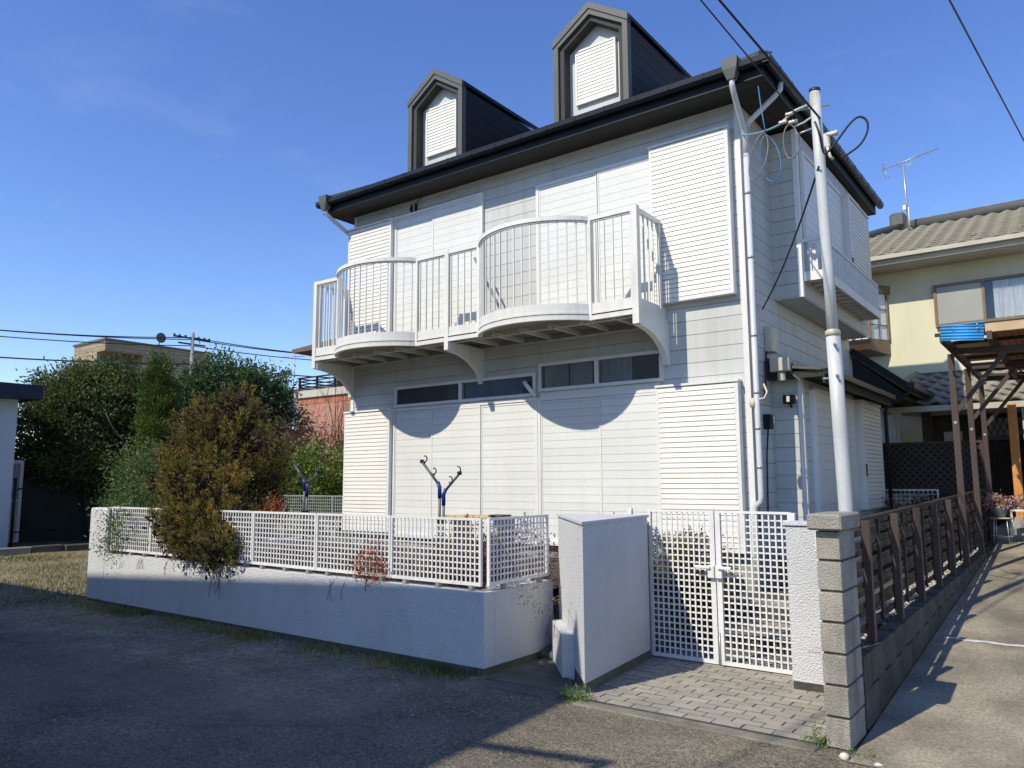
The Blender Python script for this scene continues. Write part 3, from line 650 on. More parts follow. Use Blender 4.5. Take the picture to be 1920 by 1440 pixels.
d3 = MB(); d3.tube([(-10.33,8.47,6.36),(-10.33,8.48,6.25),(-10.30,8.62,6.15),(-10.22,9.05,5.9),(-10.21,9.08,5.7),(-10.21,9.08,.6)], .034, 12); d3.build('downpipe', M_PIPE, H); hopper(-10.33,8.47).build('rain_hopper', M_HOP, H)
for z in (5.05,4.25,3.3,2.62,2.2,1.75):
    c = MB(); c.lathe([(.036,-.012),(.042,-.012),(.042,.012),(.036,.012)], (dx,dy,z), 14); c.tube([(dx,dy+.03,z),(dx,HY,z)], .006, 6); c.build('clamp', M_STEEL, dp)
# --- dormers
def pent(x0, x1, zb, ze_, za): return [(x0,zb),(x1,zb),(x1,ze_),((x0+x1)/2,za),(x0,ze_)]
DSB = MB().box(-.5,.5,-.5,.5,-.5,.5).mesh('siding_board', M_BLACKSIDE)
for (x0, x1) in ((-8.835,-7.64),(-5.875,-4.655)):
    zb, ze_, za = 6.70, 7.955, 8.345
    d = MB(); d.prism(pent(x0+.03,x1-.03,6.6,ze_-.03,za-.03), 'y', 9.32, 11.2)
    D_ = d.build('dormer', M_BLACKSIDE, H)
    o1 = pent(x0,x1,zb,ze_,za); o2 = pent(x0+.08,x1-.08,zb+.001,ze_-.042,za-.095); o3 = pent(x0+.155,x1-.155,zb+.002,ze_-.085,za-.175)
    r_ = MB(); r_.ring(o1, o2, 'y', 8.955, 9.06); r_.build('outer_trim', M_GREYTRIM, D_)
    r_ = MB(); r_.ring(o2, o3, 'y', 9.0, 9.245); r_.build('reveal', M_STONEG, D_)
    r_ = MB(); xm = (x0+x1)/2
    r_.add([(x0-.012,8.94,ze_-.03),(xm,8.94,za-.01),(x1+.012,8.94,ze_-.03),(x0-.012,8.94,ze_+.075),(xm,8.94,za+.085),(x1+.012,8.94,ze_+.075)]+[(x0-.012,9.05,ze_-.03),(xm,9.05,za-.01),(x1+.012,9.05,ze_-.03),(x0-.012,9.05,ze_+.075),(xm,9.05,za+.085),(x1+.012,9.05,ze_+.075)],
           [(0,1,4,3),(1,2,5,4),(9,10,7,6),(10,11,8,7),(3,4,10,9),(4,5,11,10),(1,0,6,7),(2,1,7,8),(0,3,9,6),(5,2,8,11)]); r_.build('barge_trim', M_GREYTRIM, D_)
    p_ = MB(); p_.prism(o3, 'y', 9.165, 9.235); p_.build('front_panel', M_SIDING, D_)
    lx0, lx1, lz0, lz1 = xm-.335, xm+.335, 7.02, 7.86
    l_ = MB(); l_.box(lx0,lx1,9.14,9.163,lz0,lz1); l_.box(lx0,lx0+.03,9.115,9.14,lz0,lz1); l_.box(lx1-.03,lx1,9.115,9.14,lz0,lz1); l_.box(lx0+.03,lx1-.03,9.115,9.14,lz0,lz0+.03); l_.box(lx0+.03,lx1-.03,9.115,9.14,lz1-.03,lz1)
    l_.build('louvre_frame', M_LOUV, D_); n = 15
    for i in range(n):
        zc = lz0+.03+(i+.5)*(lz1-lz0-.06)/n; piece('slat', LOU, (xm, 9.128, zc), D_, scale=(lx1-lx0-.064,.019,(lz1-lz0-.06)/n*.935))
    for sd_, xx in ((1,x1-.03),(-1,x0+.03)):
        for i in range(7):
            z0 = 6.62+i*.19; z1 = min(z0+.183, ze_-.03); pbox('siding_board', DSB, xx-.001 if sd_ > 0 else xx-.015, xx+.015 if sd_ > 0 else xx+.001, 9.06, 11.0, z0, z1, D_)
    q = MB()
    for sgn in (-1,1):
        xe = x1+.03 if sgn > 0 else x0-.03
        q.add([(xe,8.97,ze_),(xm,8.97,za+.03),(xm,11.3,za+.03),(xe,11.3,ze_),(xe,8.97,ze_+.06),(xm,8.97,za+.09),(xm,11.3,za+.09),(xe,11.3,ze_+.06)], [(0,1,2,3),(7,6,5,4),(0,4,5,1),(1,5,6,2),(2,6,7,3),(3,7,4,0)])
    q.build('dormer_roof', M_DARK, D_)

# --- curved balcony
BY = 8.18; BZ0, BZF, BZT = 3.59, 3.80, 4.93
def bal_path():
    """plan of the front edge from left to right, with two bulges"""
    pts = [(-10.17,BY)]
    for (xa, xb) in ((-9.60,-7.85),(-6.66,-4.86)):
        c = (xa+xb)/2; h = (xb-xa)/2; sg = .44; r_ = (h*h+sg*sg)/(2*sg); cy = BY-sg+r_; ang = math.asin(h/r_)
        pts.append((xa,BY))
        for k in range(1, 20):
            a = -ang+2*ang*k/20; pts.append((c+r_*math.sin(a), cy-r_*math.cos(a)))
        pts.append((xb,BY))
    pts.append((-4.23,BY)); return pts
BP = bal_path()
def offset(path, d):
    out = []
    for i, p in enumerate(path):
        a = Vector(path[max(i-1,0)]); b = Vector(path[min(i+1,len(path)-1)]); t = (b-a).normalized(); out.append((p[0]-t.y*d, p[1]+t.x*d))
    return out
def strip(path, d0, d1, z0, z1, m):
    A = offset(path, d0); B = offset(path, d1); n = len(path)
    v = [(*p, z0) for p in A]+[(*p, z0) for p in B]+[(*p, z1) for p in A]+[(*p, z1) for p in B]; f = []
    for i in range(n-1): f += [(i,i+1,2*n+i+1,2*n+i),(n+i+1,n+i,3*n+i,3*n+i+1),(2*n+i,2*n+i+1,3*n+i+1,3*n+i),(i+1,i,n+i,n+i+1)]
    f += [(0,n,3*n,2*n),(n-1,2*n-1,4*n-1,3*n-1)]
    return m.add(v, f)
fl = MB(); v = [(*p, BZ0+.06) for p in BP]+[(-4.23,HY-.006,BZ0+.06),(-10.17,HY-.006,BZ0+.06)]; n = len(v)
v += [(p[0],p[1],BZ0+.10) for p in v]; fl.add(v, [tuple(range(n)), tuple(range(2*n-1,n-1,-1))]+[(i,(i+1) % n,n+(i+1) % n,n+i) for i in range(n)])
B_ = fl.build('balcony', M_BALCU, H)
m_ = MB(); strip(BP, 0, .05, BZ0+.055, BZF, m_); strip(BP, -.012, .04, BZ0, BZ0+.05, m_); strip(BP, -.006, .0, BZ0+.075, BZ0+.10, m_)
m_.box(-4.25,-4.215,BY+.05,HY-.003,BZ0+.05,BZF); m_.box(-4.255,-4.20,BY+.04,HY-.003,BZ0,BZ0+.048); m_.box(-10.185,-10.15,BY+.05,HY-.003,BZ0+.05,BZF); m_.box(-10.19,-10.14,BY+.04,HY-.003,BZ0,BZ0+.048)
m_.build('fascia_rail', M_BALC, B_)
m_ = MB(); strip(BP, -.01, .06, BZT-.055, BZT, m_); strip(BP, .005, .045, BZT-.075, BZT-.056, m_)
m_.box(-4.255,-4.20,BY+.06,HY-.15,BZT-.055,BZT); m_.box(-10.19,-10.14,BY+.06,HY-.15,BZT-.055,BZT); m_.build('top_rail', M_BALC, B_)
BLS = MB().box(-.5,.5,-.5,.5,-.5,.5).mesh('baluster', M_BALC)
# walk along the path every 0.125 m
acc = 0; last = None; cum = [0]
for i in range(1, len(BP)): cum.append(cum[-1]+(Vector(BP[i])-Vector(BP[i-1])).length)
s_ = .09; Lc = offset(BP, .025)
while s_ < cum[-1]-.05:
    i = max(k for k in range(len(cum)-1) if cum[k] <= s_); t = (s_-cum[i])/(cum[i+1]-cum[i])
    x = Lc[i][0]+(Lc[i+1][0]-Lc[i][0])*t; y = Lc[i][1]+(Lc[i+1][1]-Lc[i][1])*t; dv = Vector(BP[i+1])-Vector(BP[i]); an = math.atan2(dv.y, dv.x)
    piece('baluster', BLS, (x, y, (BZF+BZT-.06)/2), B_, rot=(0,0,an), scale=(.017,.02,BZT-.06-BZF)); s_ += .122
for xx in (-4.2275,-10.165):
    y = BY+.13
    while y < HY-.2: piece('baluster', BLS, (xx, y, (BZF+BZT-.06)/2), B_, scale=(.02,.017,BZT-.06-BZF)); y += .122
for (x, y, w_, zb_, zt_) in ((-10.17,BY,.075,3.47,BZT+.004),(-9.60,BY,.05,BZ0-.003,BZT+.003),(-7.85,BY,.05,BZ0-.003,BZT+.003),(-7.25,BY,.075,3.47,BZT+.012),(-6.66,BY,.05,BZ0-.003,BZT+.003),(-4.86,BY,.05,BZ0-.003,BZT+.003),(-4.225,BY,.085,3.47,BZT+.012)):
    q = MB(); q.box(x-w_/2,x+w_/2,y-.014,y+.066,zb_,zt_); q.build('post', M_BALC, B_)
for xx in (-4.2275,-10.165):
    q = MB(); q.box(xx-.03,xx+.03,HY-.19,HY-.14,BZ0-.004,BZT+.003); q.build('post', M_BALC, B_)
for x in (-10.14,-7.25,-4.225):
    q = MB(); arc = [(BY+.02,3.47)]+[(BY+.06+(HY-.05-BY-.06)*math.sin(a), 3.06+.40*math.cos(a)**1.15) for a in [math.pi/2*k/10 for k in range(1, 11)]]
    pts = [(BY+.02,BZ0-.002)]+arc+[(HY-.003,3.06),(HY-.003,BZ0-.002)]
    q.prism(pts, 'x', x-.03, x+.03); br = q.build('bracket', M_BALC, B_)
    q = MB(); q.prism([(HY-.05,3.05),(HY-.002,3.05),(HY-.002,BZ0-.004),(HY-.05,BZ0-.004)], 'x', x-.042, x+.042)
    for a_, c_ in zip(arc, arc[1:]): q.beam((x,a_[0],a_[1]-.006),(x,c_[0],c_[1]-.006),.078,.014)
    q.build('bracket_flange', M_BALC, br)
x = -9.75
while x < -4.4:
    q = MB(); q.box(x-.02,x+.02,BY+.052,HY-.01,BZ0-.0,BZ0+.058); q.build('joist', M_BALC, B_); x += .47
q = MB(); q.box(-10.14,-4.25,BY+.10,BY+.135,BZ0-.012,BZ0-.001); q.box(-10.14,-4.25,HY-.045,HY-.004,BZ0-.03,BZ0-.001); q.build('edge_beam', M_BALC, B_)
q = MB(); q.beam((-7.1,8.62,4.9),(-6.55,8.70,3.85),.03,.03); q.build('leaning_stick', M_CONC, B_)

# --- projecting bays on the right flank
def side_boards(par, x, y0, y1, z0, z1, n):
    ph_ = (z1-z0)/n
    for i in range(n): pbox('siding_board', SID, x-.022, x, y0, y1, z0+i*ph_, z0+(i+1)*ph_-.006, par)
def front_boards(par, y, x0, x1, z0, z1, n):
    ph_ = (z1-z0)/n
    for i in range(n): pbox('siding_board', SID, x0, x1, y, y+.022, z0+i*ph_, z0+(i+1)*ph_-.006, par)
def bay(y0, y1, z0, z1, n):
    b = MB(); b.box(HX1-.02,-2.825,y0+.022,y1,z0+.02,z1); b.box(HX1-.01,-2.81,y0+.01,y1,z0,z0+.018)
    p = b.build('bay', M_SIDING, H)
    front_boards(p, y0, HX1+.001, -2.83, z0+.02, z1, n); side_boards(p, -2.802, y0+.03, y1, z0+.02, z1, n)
    t = MB(); t.box(-2.85,-2.792,y0-.012,y0-.001,z0,z1); t.box(-2.801,-2.790,y0-.001,y0+.05,z0,z1); t.build('corner_trim', M_TRIM, p); return p
bu = bay(10.08,13.72,3.95,6.23,13); bl = bay(9.80,13.70,.62,2.86,13)
LOUX = MB().add([(-.5,-.5,-.5),(-.5,.5,-.5),(.5,.5,-.42),(.5,-.5,-.42),(-.5,-.5,.5),(-.5,.5,.5),(.15,.5,.5),(.15,-.5,.5)], [(0,1,2,3),(7,6,5,4),(0,3,7,4),(1,5,6,2),(3,2,6,7),(0,4,5,1)]).mesh('slat', M_LOUV)
def side_shutter(ya, yb, yc, z0, z1, par):
    f = MB(); x = -2.80; f.box(x,x+.05,ya-.05,ya,z0,z1+.04); f.box(x,x+.05,ya,yb,z1,z1+.04); f.box(x,x+.055,ya,yb,z0-.04,z0-.001); f.build('shutter_frame', M_TRIM, par)
    f = MB(); f.box(x+.001,x+.02,ya,yb,z0,z1); f.box(x+.02,x+.034,ya,ya+.03,z0,z1); f.box(x+.02,x+.034,yb-.03,yb,z0,z1); p = f.build('storm_shutter', M_TRIM, par); n = int((z1-z0)/.105)
    for i in range(n): pbox('plank', SHP, x+.02, x+.030, ya+.032, yb-.032, z0+(z1-z0)*i/n, z0+(z1-z0)*(i+1)/n-.004, p)
    f = MB(); f.box(x+.001,x+.10,yb+.12,yc,z0-.02,z1+.03); f.box(x+.10,x+.12,yb+.12,yb+.19,z0-.02,z1+.03); f.box(x+.10,x+.12,yc-.03,yc,z0-.02,z1+.03); f.box(x+.001,x+.135,yb+.11,yc+.01,z1+.031,z1+.055)
    p = f.build('shutter_box', M_TRIM, par); n = int((z1-z0)/.0615)
    for i in range(n): piece('slat', LOUX, (x+.111, (yb+.19+yc-.03)/2, z0+(z1-z0)*(i+.5)/n), p, scale=(.021, yc-yb-.225, (z1-z0)/n*.95))
    l = MB(); l.box(x+.12,x+.135,yb+.14,yb+.165,z0+(z1-z0)*.30,z0+(z1-z0)*.42); l.build('latch', M_DARK, p)
side_shutter(10.26,12.22,13.68,4.30,5.93,bu); side_shutter(10.22,12.28,13.66,1.18,2.74,bl)
q = MB(); q.box(-2.81,-2.735,10.10,10.20,.7,2.74); q.build('shutter_post', M_TRIM, bl)
# drip strips and the pent roof of the lower bay
pr_ = MB(); pr_.add([(HX1+.002,9.62,3.13),(-2.50,9.62,2.93),(-2.50,13.45,2.93),(HX1+.002,13.45,3.13),(HX1+.002,9.62,3.06),(-2.50,9.62,2.87),(-2.50,13.45,2.87),(HX1+.002,13.45,3.06)], [(0,1,2,3),(7,6,5,4),(0,4,5,1),(1,5,6,2),(2,6,7,3),(3,7,4,0)])
PR = pr_.build('pent_roof', M_ROOF, H)
q = MB(); q.box(-2.50,-2.475,9.62,13.45,2.76,2.925); q.box(HX1+.003,-2.505,9.622,9.65,2.84,2.93); q.box(HX1+.003,-2.505,9.66,13.44,2.861,2.868); q.build('fascia', M_SOFF, PR)
q = MB(); q.box(-2.47,-2.40,9.60,13.47,2.86,2.93); q.build('gutter', M_GUTTER, PR)
q = MB(); q.beam((-3.0,9.60,3.0),(-2.5,9.60,2.93),.03,.03); q.beam((-2.98,9.61,3.02),(-2.75,9.61,2.80),.02,.02); q.build('rake_trim', M_GREYTRIM, PR)
# rear lean-to roof with gutter over the back door
lt = MB(); lt.add([(HX1+.02,14.0,3.84),(-2.32,14.0,3.16),(-2.32,15.9,3.16),(HX1+.02,15.9,3.84),(HX1+.02,14.0,3.70),(-2.32,14.0,3.03),(-2.32,15.9,3.03),(HX1+.02,15.9,3.70)], [(0,1,2,3),(7,6,5,4),(0,4,5,1),(1,5,6,2),(2,6,7,3),(3,7,4,0)])
LT = lt.build('rear_roof', M_ROOF, H)
q = MB(); q.add([(HX1+.02,14.03,3.69),(-2.42,14.03,3.05),(-2.42,15.8,3.05),(HX1+.02,15.8,3.69),(HX1+.02,14.03,2.95),(-2.42,14.03,2.95),(-2.42,15.8,2.95),(HX1+.02,15.8,2.95)], [(0,1,2,3),(7,6,5,4),(0,4,5,1),(1,5,6,2),(2,6,7,3),(3,7,4,0)]); q.build('gable_end', M_DARK, LT)
q = MB(); q.box(-2.315,-2.20,13.96,15.95,3.08,3.18); q.build('gutter', M_GUTTER, LT)
q = MB(); q.beam((HX1+.03,13.985,3.80),(-2.30,13.985,3.12),.03,.10); q.build('barge_board', M_DARK, LT)
q = MB(); q.tube([(-2.27,13.98,3.10),(-2.30,13.98,3.0),(-2.62,13.96,2.83),(-2.66,13.95,2.72),(-2.66,13.95,.6)], .03, 8); q.build('downpipe', M_DARK, LT)
# small side balcony
sb = MB(); sb.box(-2.80,-2.53,10.13,13.3,4.22,4.27); SB = sb.build('side_balcony', M_TRIM, H)
q = MB(); q.box(-2.545,-2.515,10.12,13.31,4.16,4.28); q.box(-2.80,-2.546,10.115,10.14,4.16,4.28); q.box(-2.80,-2.546,13.285,13.31,4.16,4.28); q.build('base_rail', M_TRIM, SB)
q = MB(); q.box(-2.545,-2.52,10.12,13.31,4.68,4.715); q.box(-2.80,-2.546,10.12,10.145,4.68,4.715); q.box(-2.80,-2.546,13.285,13.31,4.68,4.715); q.build('top_rail', M_TRIM, SB)
FB = MB().box(-.5,.5,-.5,.5,-.5,.5).mesh('baluster', M_TRIM)
y = 10.2
while y < 13.3:
    piece('baluster', FB, (-2.5325,y,4.48), SB, scale=(.012,.012,.40)); y += .075
for i in range(21):
    q = 10.2+i*.15
    for sgn in (1,-1): piece('lattice_bar', FB, (-2.532,q+.075,4.48), SB, rot=(sgn*R(22),0,0), scale=(.008,.010,.42))
for x in (-2.79,-2.70,-2.62,-2.54): piece('baluster', FB, (x,10.1325,4.48), SB, scale=(.02,.02,.40))
q = MB(); q.bbox(-2.74,-2.63,10.15,10.16,4.29,4.66,.003); q.build('screen_panel', M_TRIM, SB)
for i in range(12): piece('floor_slat', FB, (-2.665,10.3+i*.25,4.19), SB, scale=(.25,.05,.03))
# fittings on the flank
q = MB(); q.bbox(HX1+.001,HX1+.10,9.58,9.80,3.20,3.52,.008); mb = q.build('meter_box', M_CREAMBOX, H)
q = MB(); q.tube([(HX1+.03,9.55,3.2),(HX1+.03,9.5,2.9),(HX1+.02,9.45,2.6)], .012, 6); q.build('conduit', M_BLACK, mb)
q = MB(); q.bbox(-3.10,-2.86,9.52,9.66,2.93,3.10,.01); q.lathe([(.05,0),(.05,.10)], (-2.98,9.6,2.82), 12); q.build('camera_housing', M_EAVE, H)
q = MB(); q.bbox(-3.0,-2.87,9.66,9.76,2.54,2.65,.008); sl = q.build('flood_lamp', M_DARK, H)
q = MB(); q.box(-2.955,-2.915,9.652,9.659,2.56,2.63); q.build('lens', M_CREAMBOX, sl); q = MB(); q.tube([(-2.93,9.72,2.54),(-2.93,9.78,2.5)], .012, 6); q.build('lamp_arm', M_DARK, sl)
q = MB(); q.lathe([(.0,-.06),(.035,-.05),(.042,0),(.03,.05),(0,.06)], (-3.115,8.92,2.50), 12); q.tube([(-3.08,8.92,2.53),(-2.98,8.93,2.55),(-2.955,8.95,2.62),(-3.0,8.98,2.72)], .012, 8); q.build('cable_clamp', M_CREAMBOX, H)
q = MB(); q.bbox(HX1+.001,HX1+.09,9.40,9.52,2.22,2.40,.008); o_ = q.build('outlet_cover', M_DARK, H)
q = MB(); q.tube([(HX1+.04,9.46,2.22),(HX1+.03,9.40,1.9),(HX1+.02,9.38,1.2),(HX1+.02,9.38,.5)], .010, 6); q.build('conduit', M_BLACK, o_)
q = MB(); q.bbox(HX1+.05,HX1+.09,9.53,9.56,2.30,2.38,.004); q.build('tag', M_TRIM, o_)
q = MB()
for k in range(2): q.tube([(HX1+.03+.015*k,9.03,5.7),(HX1+.03+.018*k,9.04,4.5),(HX1+.028+.012*k,9.03,3.2),(HX1+.03,9.04,2.0),(HX1+.03+.01*k,9.03,.9)], .007, 6)
q.build('cable_run', M_GREYC, H)
# ------------------------------------------------------------------ steel service pole and its wires
SP = root('service_pole', (-1.75, 7.2, .45), 'pale grey steel service pole beside the gate pillar, with rusty top', 'pole')
def px_(z): return -1.735-.0165*(z-1.3)
q = MB(); zs = [.3,1.3,2.2,2.2,3.28]; q.tube([(px_(z),7.2,z) for z in (.3,1.0,2.0,2.925)], .0615, 18, cap=True); q.build('lower_tube', M_STEELP, SP)
q = MB(); q.tube([(px_(z),7.2,z) for z in (2.90,3.5,4.5,5.22)], .0485, 18); q.build('upper_tube', M_STEELP, SP)
q = MB(); q.lathe([(.063,-.03),(.066,-.03),(.066,.012),(.05,.03)], (px_(2.91),7.2,2.91), 18); q.build('collar', M_CREAMBOX, SP)
q = MB(); q.lathe([(.0495,-.012),(.0515,-.010),(.0515,.020),(.0,.024)], (px_(5.22),7.2,5.22), 18); q.build('cap', M_NAVY, SP)
q = MB(); q.lathe([(.0487,-.16),(.0490,-.15),(.0490,-.03),(.0487,-.02)], (px_(5.22),7.2,5.22), 18); q.build('stained_band', mat('rust_stain', (.50,.47,.40), .6, .15, 6, dirt=(.20,.09,.05), dirtamt=.9, dscale=(20,20,3)), SP)
q = MB()
for z in (2.80,2.52): q.tube([(px_(z)+.02,7.14,z),(px_(z)+.03,7.105,z-.015)], .011, 8); q.lathe([(.018,0),(.018,.008)], (px_(z)+.028,7.13,z-.006), 8, 'y')
q.tube([(px_(2.5)-.06,7.18,2.5),(px_(2.5)-.11,7.17,2.5)], .008, 6); q.build('step_bolt', M_STEEL, SP)
q = MB(); q.tube([(px_(5.08)-.20,7.17,5.07),(px_(5.08)+.12,7.21,5.05)], .009, 6); q.tube([(px_(4.83)-.19,7.17,4.83),(px_(4.83)-.05,7.19,4.86)], .009, 6); q.build('cross_bolt', M_STEEL, SP)
ins = [(0,-.05),(.022,-.05),(.028,-.03),(.018,-.015),(.03,0),(.018,.015),(.03,.03),(.02,.05),(0,.05)]
for (x, y, z, r_) in ((-2.00,7.16,4.96,.8),(-2.09,7.15,4.98,.72),(-2.02,7.12,5.03,.65)):
    q = MB(); q.lathe([(a*r_, b*r_) for a, b in ins], (x,y,z), 12, 'x'); q.build('insulator', M_PORC, SP)
q = MB(); q.tube([(-2.1,7.16,4.99),(-1.98,7.15,5.06),(-1.86,7.17,5.09)], .012, 6); q.tube([(-1.98,7.14,4.90),(-1.90,7.15,4.92),(-1.84,7.17,4.96)], .009, 6); q.build('wire_bracket', M_STEELP, SP)
q = MB(); q.bbox(-1.735,-1.68,7.13,7.18,4.62,4.76,.01); q.lathe(ins, (-1.655,7.15,4.74), 10, 'x'); q.tube([(-1.70,7.13,4.62),(-1.68,7.13,4.52),(-1.66,7.15,4.5)], .014, 6); q.build('junction_box', M_PORC, SP)
def cable(name, pts, r_, m, label, cat='cable', group=None, n=6):
    q = MB(); q.tube(pts, r_, n); return tag(q.build(name, m), label, cat, group)
def smooth(P, k=5):
    P = [Vector(p) for p in P]; out = []
    for i in range(len(P)-1):
        a, b, c, d = P[max(i-1,0)], P[i], P[i+1], P[min(i+2,len(P)-1)]
        for j in range(k):
            t = j/k; out.append(.5*((2*b)+(c-a)*t+(2*a-5*b+4*c-d)*t*t+(3*b-a-3*c+d)*t**3))
    return out+[P[-1]]
def sag(a, b, s_, n=14):
    a = Vector(a); b = Vector(b); return [a.lerp(b, t/n)-Vector((0,0,s_*4*(t/n)*(1-t/n))) for t in range(n+1)]
cable('power_cable', sag((-1.76,7.17,4.93),(-4.52,-5.9,9.0),-.0), .011, M_BLACK, 'black power cable running from pole top over the eave corner, the thicker one')
cable('power_cable', sag((-1.98,7.15,5.05),(-4.40,-5.9,9.15),.05), .007, M_BLACK, 'thin black wire reaching the rusty insulators on the pole')
cable('drop_cable', smooth([(-1.80,7.15,4.9),(-1.76,7.13,4.75),(-1.74,7.12,4.6),(-1.71,7.12,4.56),(-1.62,7.12,4.64),(-1.5,7.13,4.78),(-1.42,7.14,4.83),(-1.36,7.15,4.78),(-1.36,7.15,4.68),(-1.42,7.15,4.58),(-1.52,7.15,4.52),(-1.60,7.16,4.50)]), .010, M_BLACK, 'dark looped cable hanging off the right of the pole top')
cable('service_cable', sag((-1.78,7.12,4.45),(-3.13,9.45,3.72),.10), .010, M_BLACK, 'black cable slanting from the pole to the clapboard flank')
cable('twisted_cable', sag((-2.10,7.15,4.97),(-3.10,8.92,5.80),.03), .010, M_TEALC, 'pale blue twisted cable tied between pole insulator and downpipe')
def loop(c, w_, h_, r_, m, label, tilt=0):
    pts = [(c[0]+w_*math.sin(a)*(.5+.5*abs(math.sin(a/2))), c[1]+.02*math.sin(a*2), c[2]-h_*(1-math.cos(a))/2) for a in [2*math.pi*k/24 for k in range(25)]]
    pts = [(p[0]+tilt*(c[2]-p[2]), p[1], p[2]) for p in pts]
    return cable('cable_loop', pts, r_, m, label)
loop((-2.36,7.4,5.04), .10, .46, .006, M_GREYC, 'grey slack cable loop hanging below the twisted blue cable', -.25)
loop((-2.34,7.42,5.02), .11, .50, .006, M_BLUEC, 'blue slack cable loop hanging below the eave corner', .12)
loop((-2.03,7.15,4.94), .085, .34, .006, M_GREYC, 'short dark cable loop under the porcelain insulators', .04)
cable('guy_wire', [(-2.34,7.4,5.05),(-2.42,7.55,5.4),(-2.47,7.65,5.68)], .006, M_BLUEC, 'thin blue wire rising from the cable loops to the eave')
cable('overhead_wire', sag((-2.86,-10,8.1),(1.44,40,8.1),.10,40), .013, M_BLACK, 'lone black wire high in the sky above the cream house')

# ------------------------------------------------------------------ cream neighbour house with tiled roofs
N = root('cream_house', (1.5, 20, .6), 'cream stucco house with grey tiled roofs beyond the slat fence', 'house')
NY = 17.0
q = MB(); q.box(-6.2,8,NY,24,.55,3.0); q.box(-6.2,8,NY,24,3.0,6.12); q.build('wall', M_YELLOW, N)
# upper roof: hipped at the left, wave tiles
def wave_tile(name, w_, l_, amp, mat_, th=.022, nx=8):
    v = []; f = []
    for j in (0, 1):
        for i in range(nx+1):
            t = i/nx; x = (t-.5)*w_; zz = amp*math.sin(t*2*math.pi-.6)+(.0 if j == 0 else -.006); v.append((x, -l_/2 if j == 0 else l_/2, zz))
    for j in (0, 1):
        for i in range(nx+1):
            x, y, zz = v[j*(nx+1)+i]; v.append((x, y+(.02 if j == 0 else 0), zz-(th+.035 if j == 0 else th)))
    n = nx+1
    for i in range(nx): f += [(i,i+1,n+i+1,n+i),(2*n+i+1,2*n+i,3*n+i,3*n+i+1),(i+1,i,2*n+i,2*n+i+1)]
    return v, f
sl = .42
def upz(y): return 6.03+sl*(y-16.45)
tv, tf = wave_tile('t', .285, .27, .021, M_TILE)
up = MB(); ang = math.atan(sl)
k = 0
for r_ in range(16):
    y = 16.48+r_*.225; c0 = -6.55+(y-16.45)*.9; x = -6.6
    while x < 6:
        if x > c0:
            zz = upz(y)+.05; ca, sa = math.cos(ang-.13), math.sin(ang-.13)
            up.add([(x+p[0], y+p[1]*ca-p[2]*sa, zz+p[1]*sa+p[2]*ca+.02*(.5-p[1]/.27)*0) for p in tv], tf, True)
        x += .28
ur = MB(); ur.add([(-6.7,16.42,6.0),(6.5,16.42,6.0),(6.5,20,7.52),(-3.2,20,7.52)], [(0,1,2,3)]); ur.add([(-6.7,16.42,6.0),(-3.2,20,7.52),(-6.7,24,6.0)], [(0,1,2)]); ur.add([(-6.7,24,6.0),(-3.2,20,7.52),(6.5,20,7.52),(6.5,24,6.0)], [(0,1,2,3)]); ur.add([(-6.7,16.42,6.0),(6.5,16.42,6.0),(6.5,24,6.0),(-6.7,24,6.0)], [(3,2,1,0)])
UR = ur.build('upper_roof', M_TILE, N)
o_ = up.build('tile_field', M_TILE, UR, kind='stuff')
q = MB(); q.tube([(-3.2,20,7.62),(6.5,20,7.66)], .13, 8); q.tube([(-6.65,16.45,6.08),(-3.2,20,7.62)], .11, 8); q.build('ridge_tiles', M_GREYTRIM, UR)
q = MB(); q.bbox(-3.42,-3.08,19.82,20.2,7.6,7.95,.05); q.build('ridge_end_tile', M_GREYTRIM, UR)
KN = MB().lathe([(0,-.10),(.085,-.08),(.10,0),(.06,.06),(0,.08)], (0,0,0), 10).mesh('ridge_knob', M_TILE)
for i in range(22): piece('ridge_tile', KN, (-3.0+i*.4, 20, 7.70), UR, scale=(1.6,1,.9))
for i in range(10): piece('snow_guard', KN, (-5.2+i*.75, 16.9, upz(16.9)+.07), UR, scale=(.5,.5,.5))
q = MB(); q.box(-6.7,6.5,16.36,16.42,5.82,6.02); q.build('fascia', M_EAVE, N)
q = MB(); q.box(-6.75,6.5,16.27,16.358,5.92,6.0); q.build('gutter', M_EAVE, N)
q = MB(); q.box(-6.6,6.5,16.42,NY,5.80,5.84); q.build('soffit', M_EAVE, N)
# upstairs window
def wbox(name, parent, x0, x1, z0, z1, y, fr, m, d=.06):
    f = MB(); f.box(x0-fr,x1+fr,y-d,y,z0-fr,z0); f.box(x0-fr,x1+fr,y-d,y,z1,z1+fr); f.box(x0-fr,x0,y-d,y,z0,z1); f.box(x1,x1+fr,y-d,y,z0,z1); return f.build(name, m, parent)
W1 = wbox('window', N, -2.17,-.55,4.61,5.35,NY-.001,.05,M_BRONZE,.09)
q = MB(); q.box(-1.405,-1.355,NY-.085,NY-.03,4.61,5.35); q.build('mullion', M_BRONZE, W1)
q = MB(); q.box(-2.16,-.56,NY-.012,NY-.003,4.62,5.34); q.build('room_interior', mat('dark_room', (.03,.04,.07), .9), W1)
q = MB(); q.box(-2.165,-1.405,NY-.075,NY-.068,4.615,5.345); q.build('frosted_pane', mat('frosted_pane', (.33,.335,.30), .25, .06, 2), W1)
q = MB(); V = []; F = []
for k in range(41):
    x = -1.22+.68*k/40; V += [(x+.03*math.sin(k*.5), NY-.035+.014*math.sin(k*1.35)+.006*math.sin(k*.7), 4.62), (x, NY-.03+.010*math.sin(k*1.35), 5.34)]
for k in range(40): F.append((2*k,2*k+2,2*k+3,2*k+1))
q.add(V, F, True); q.build('curtain', M_CURTW, W1)
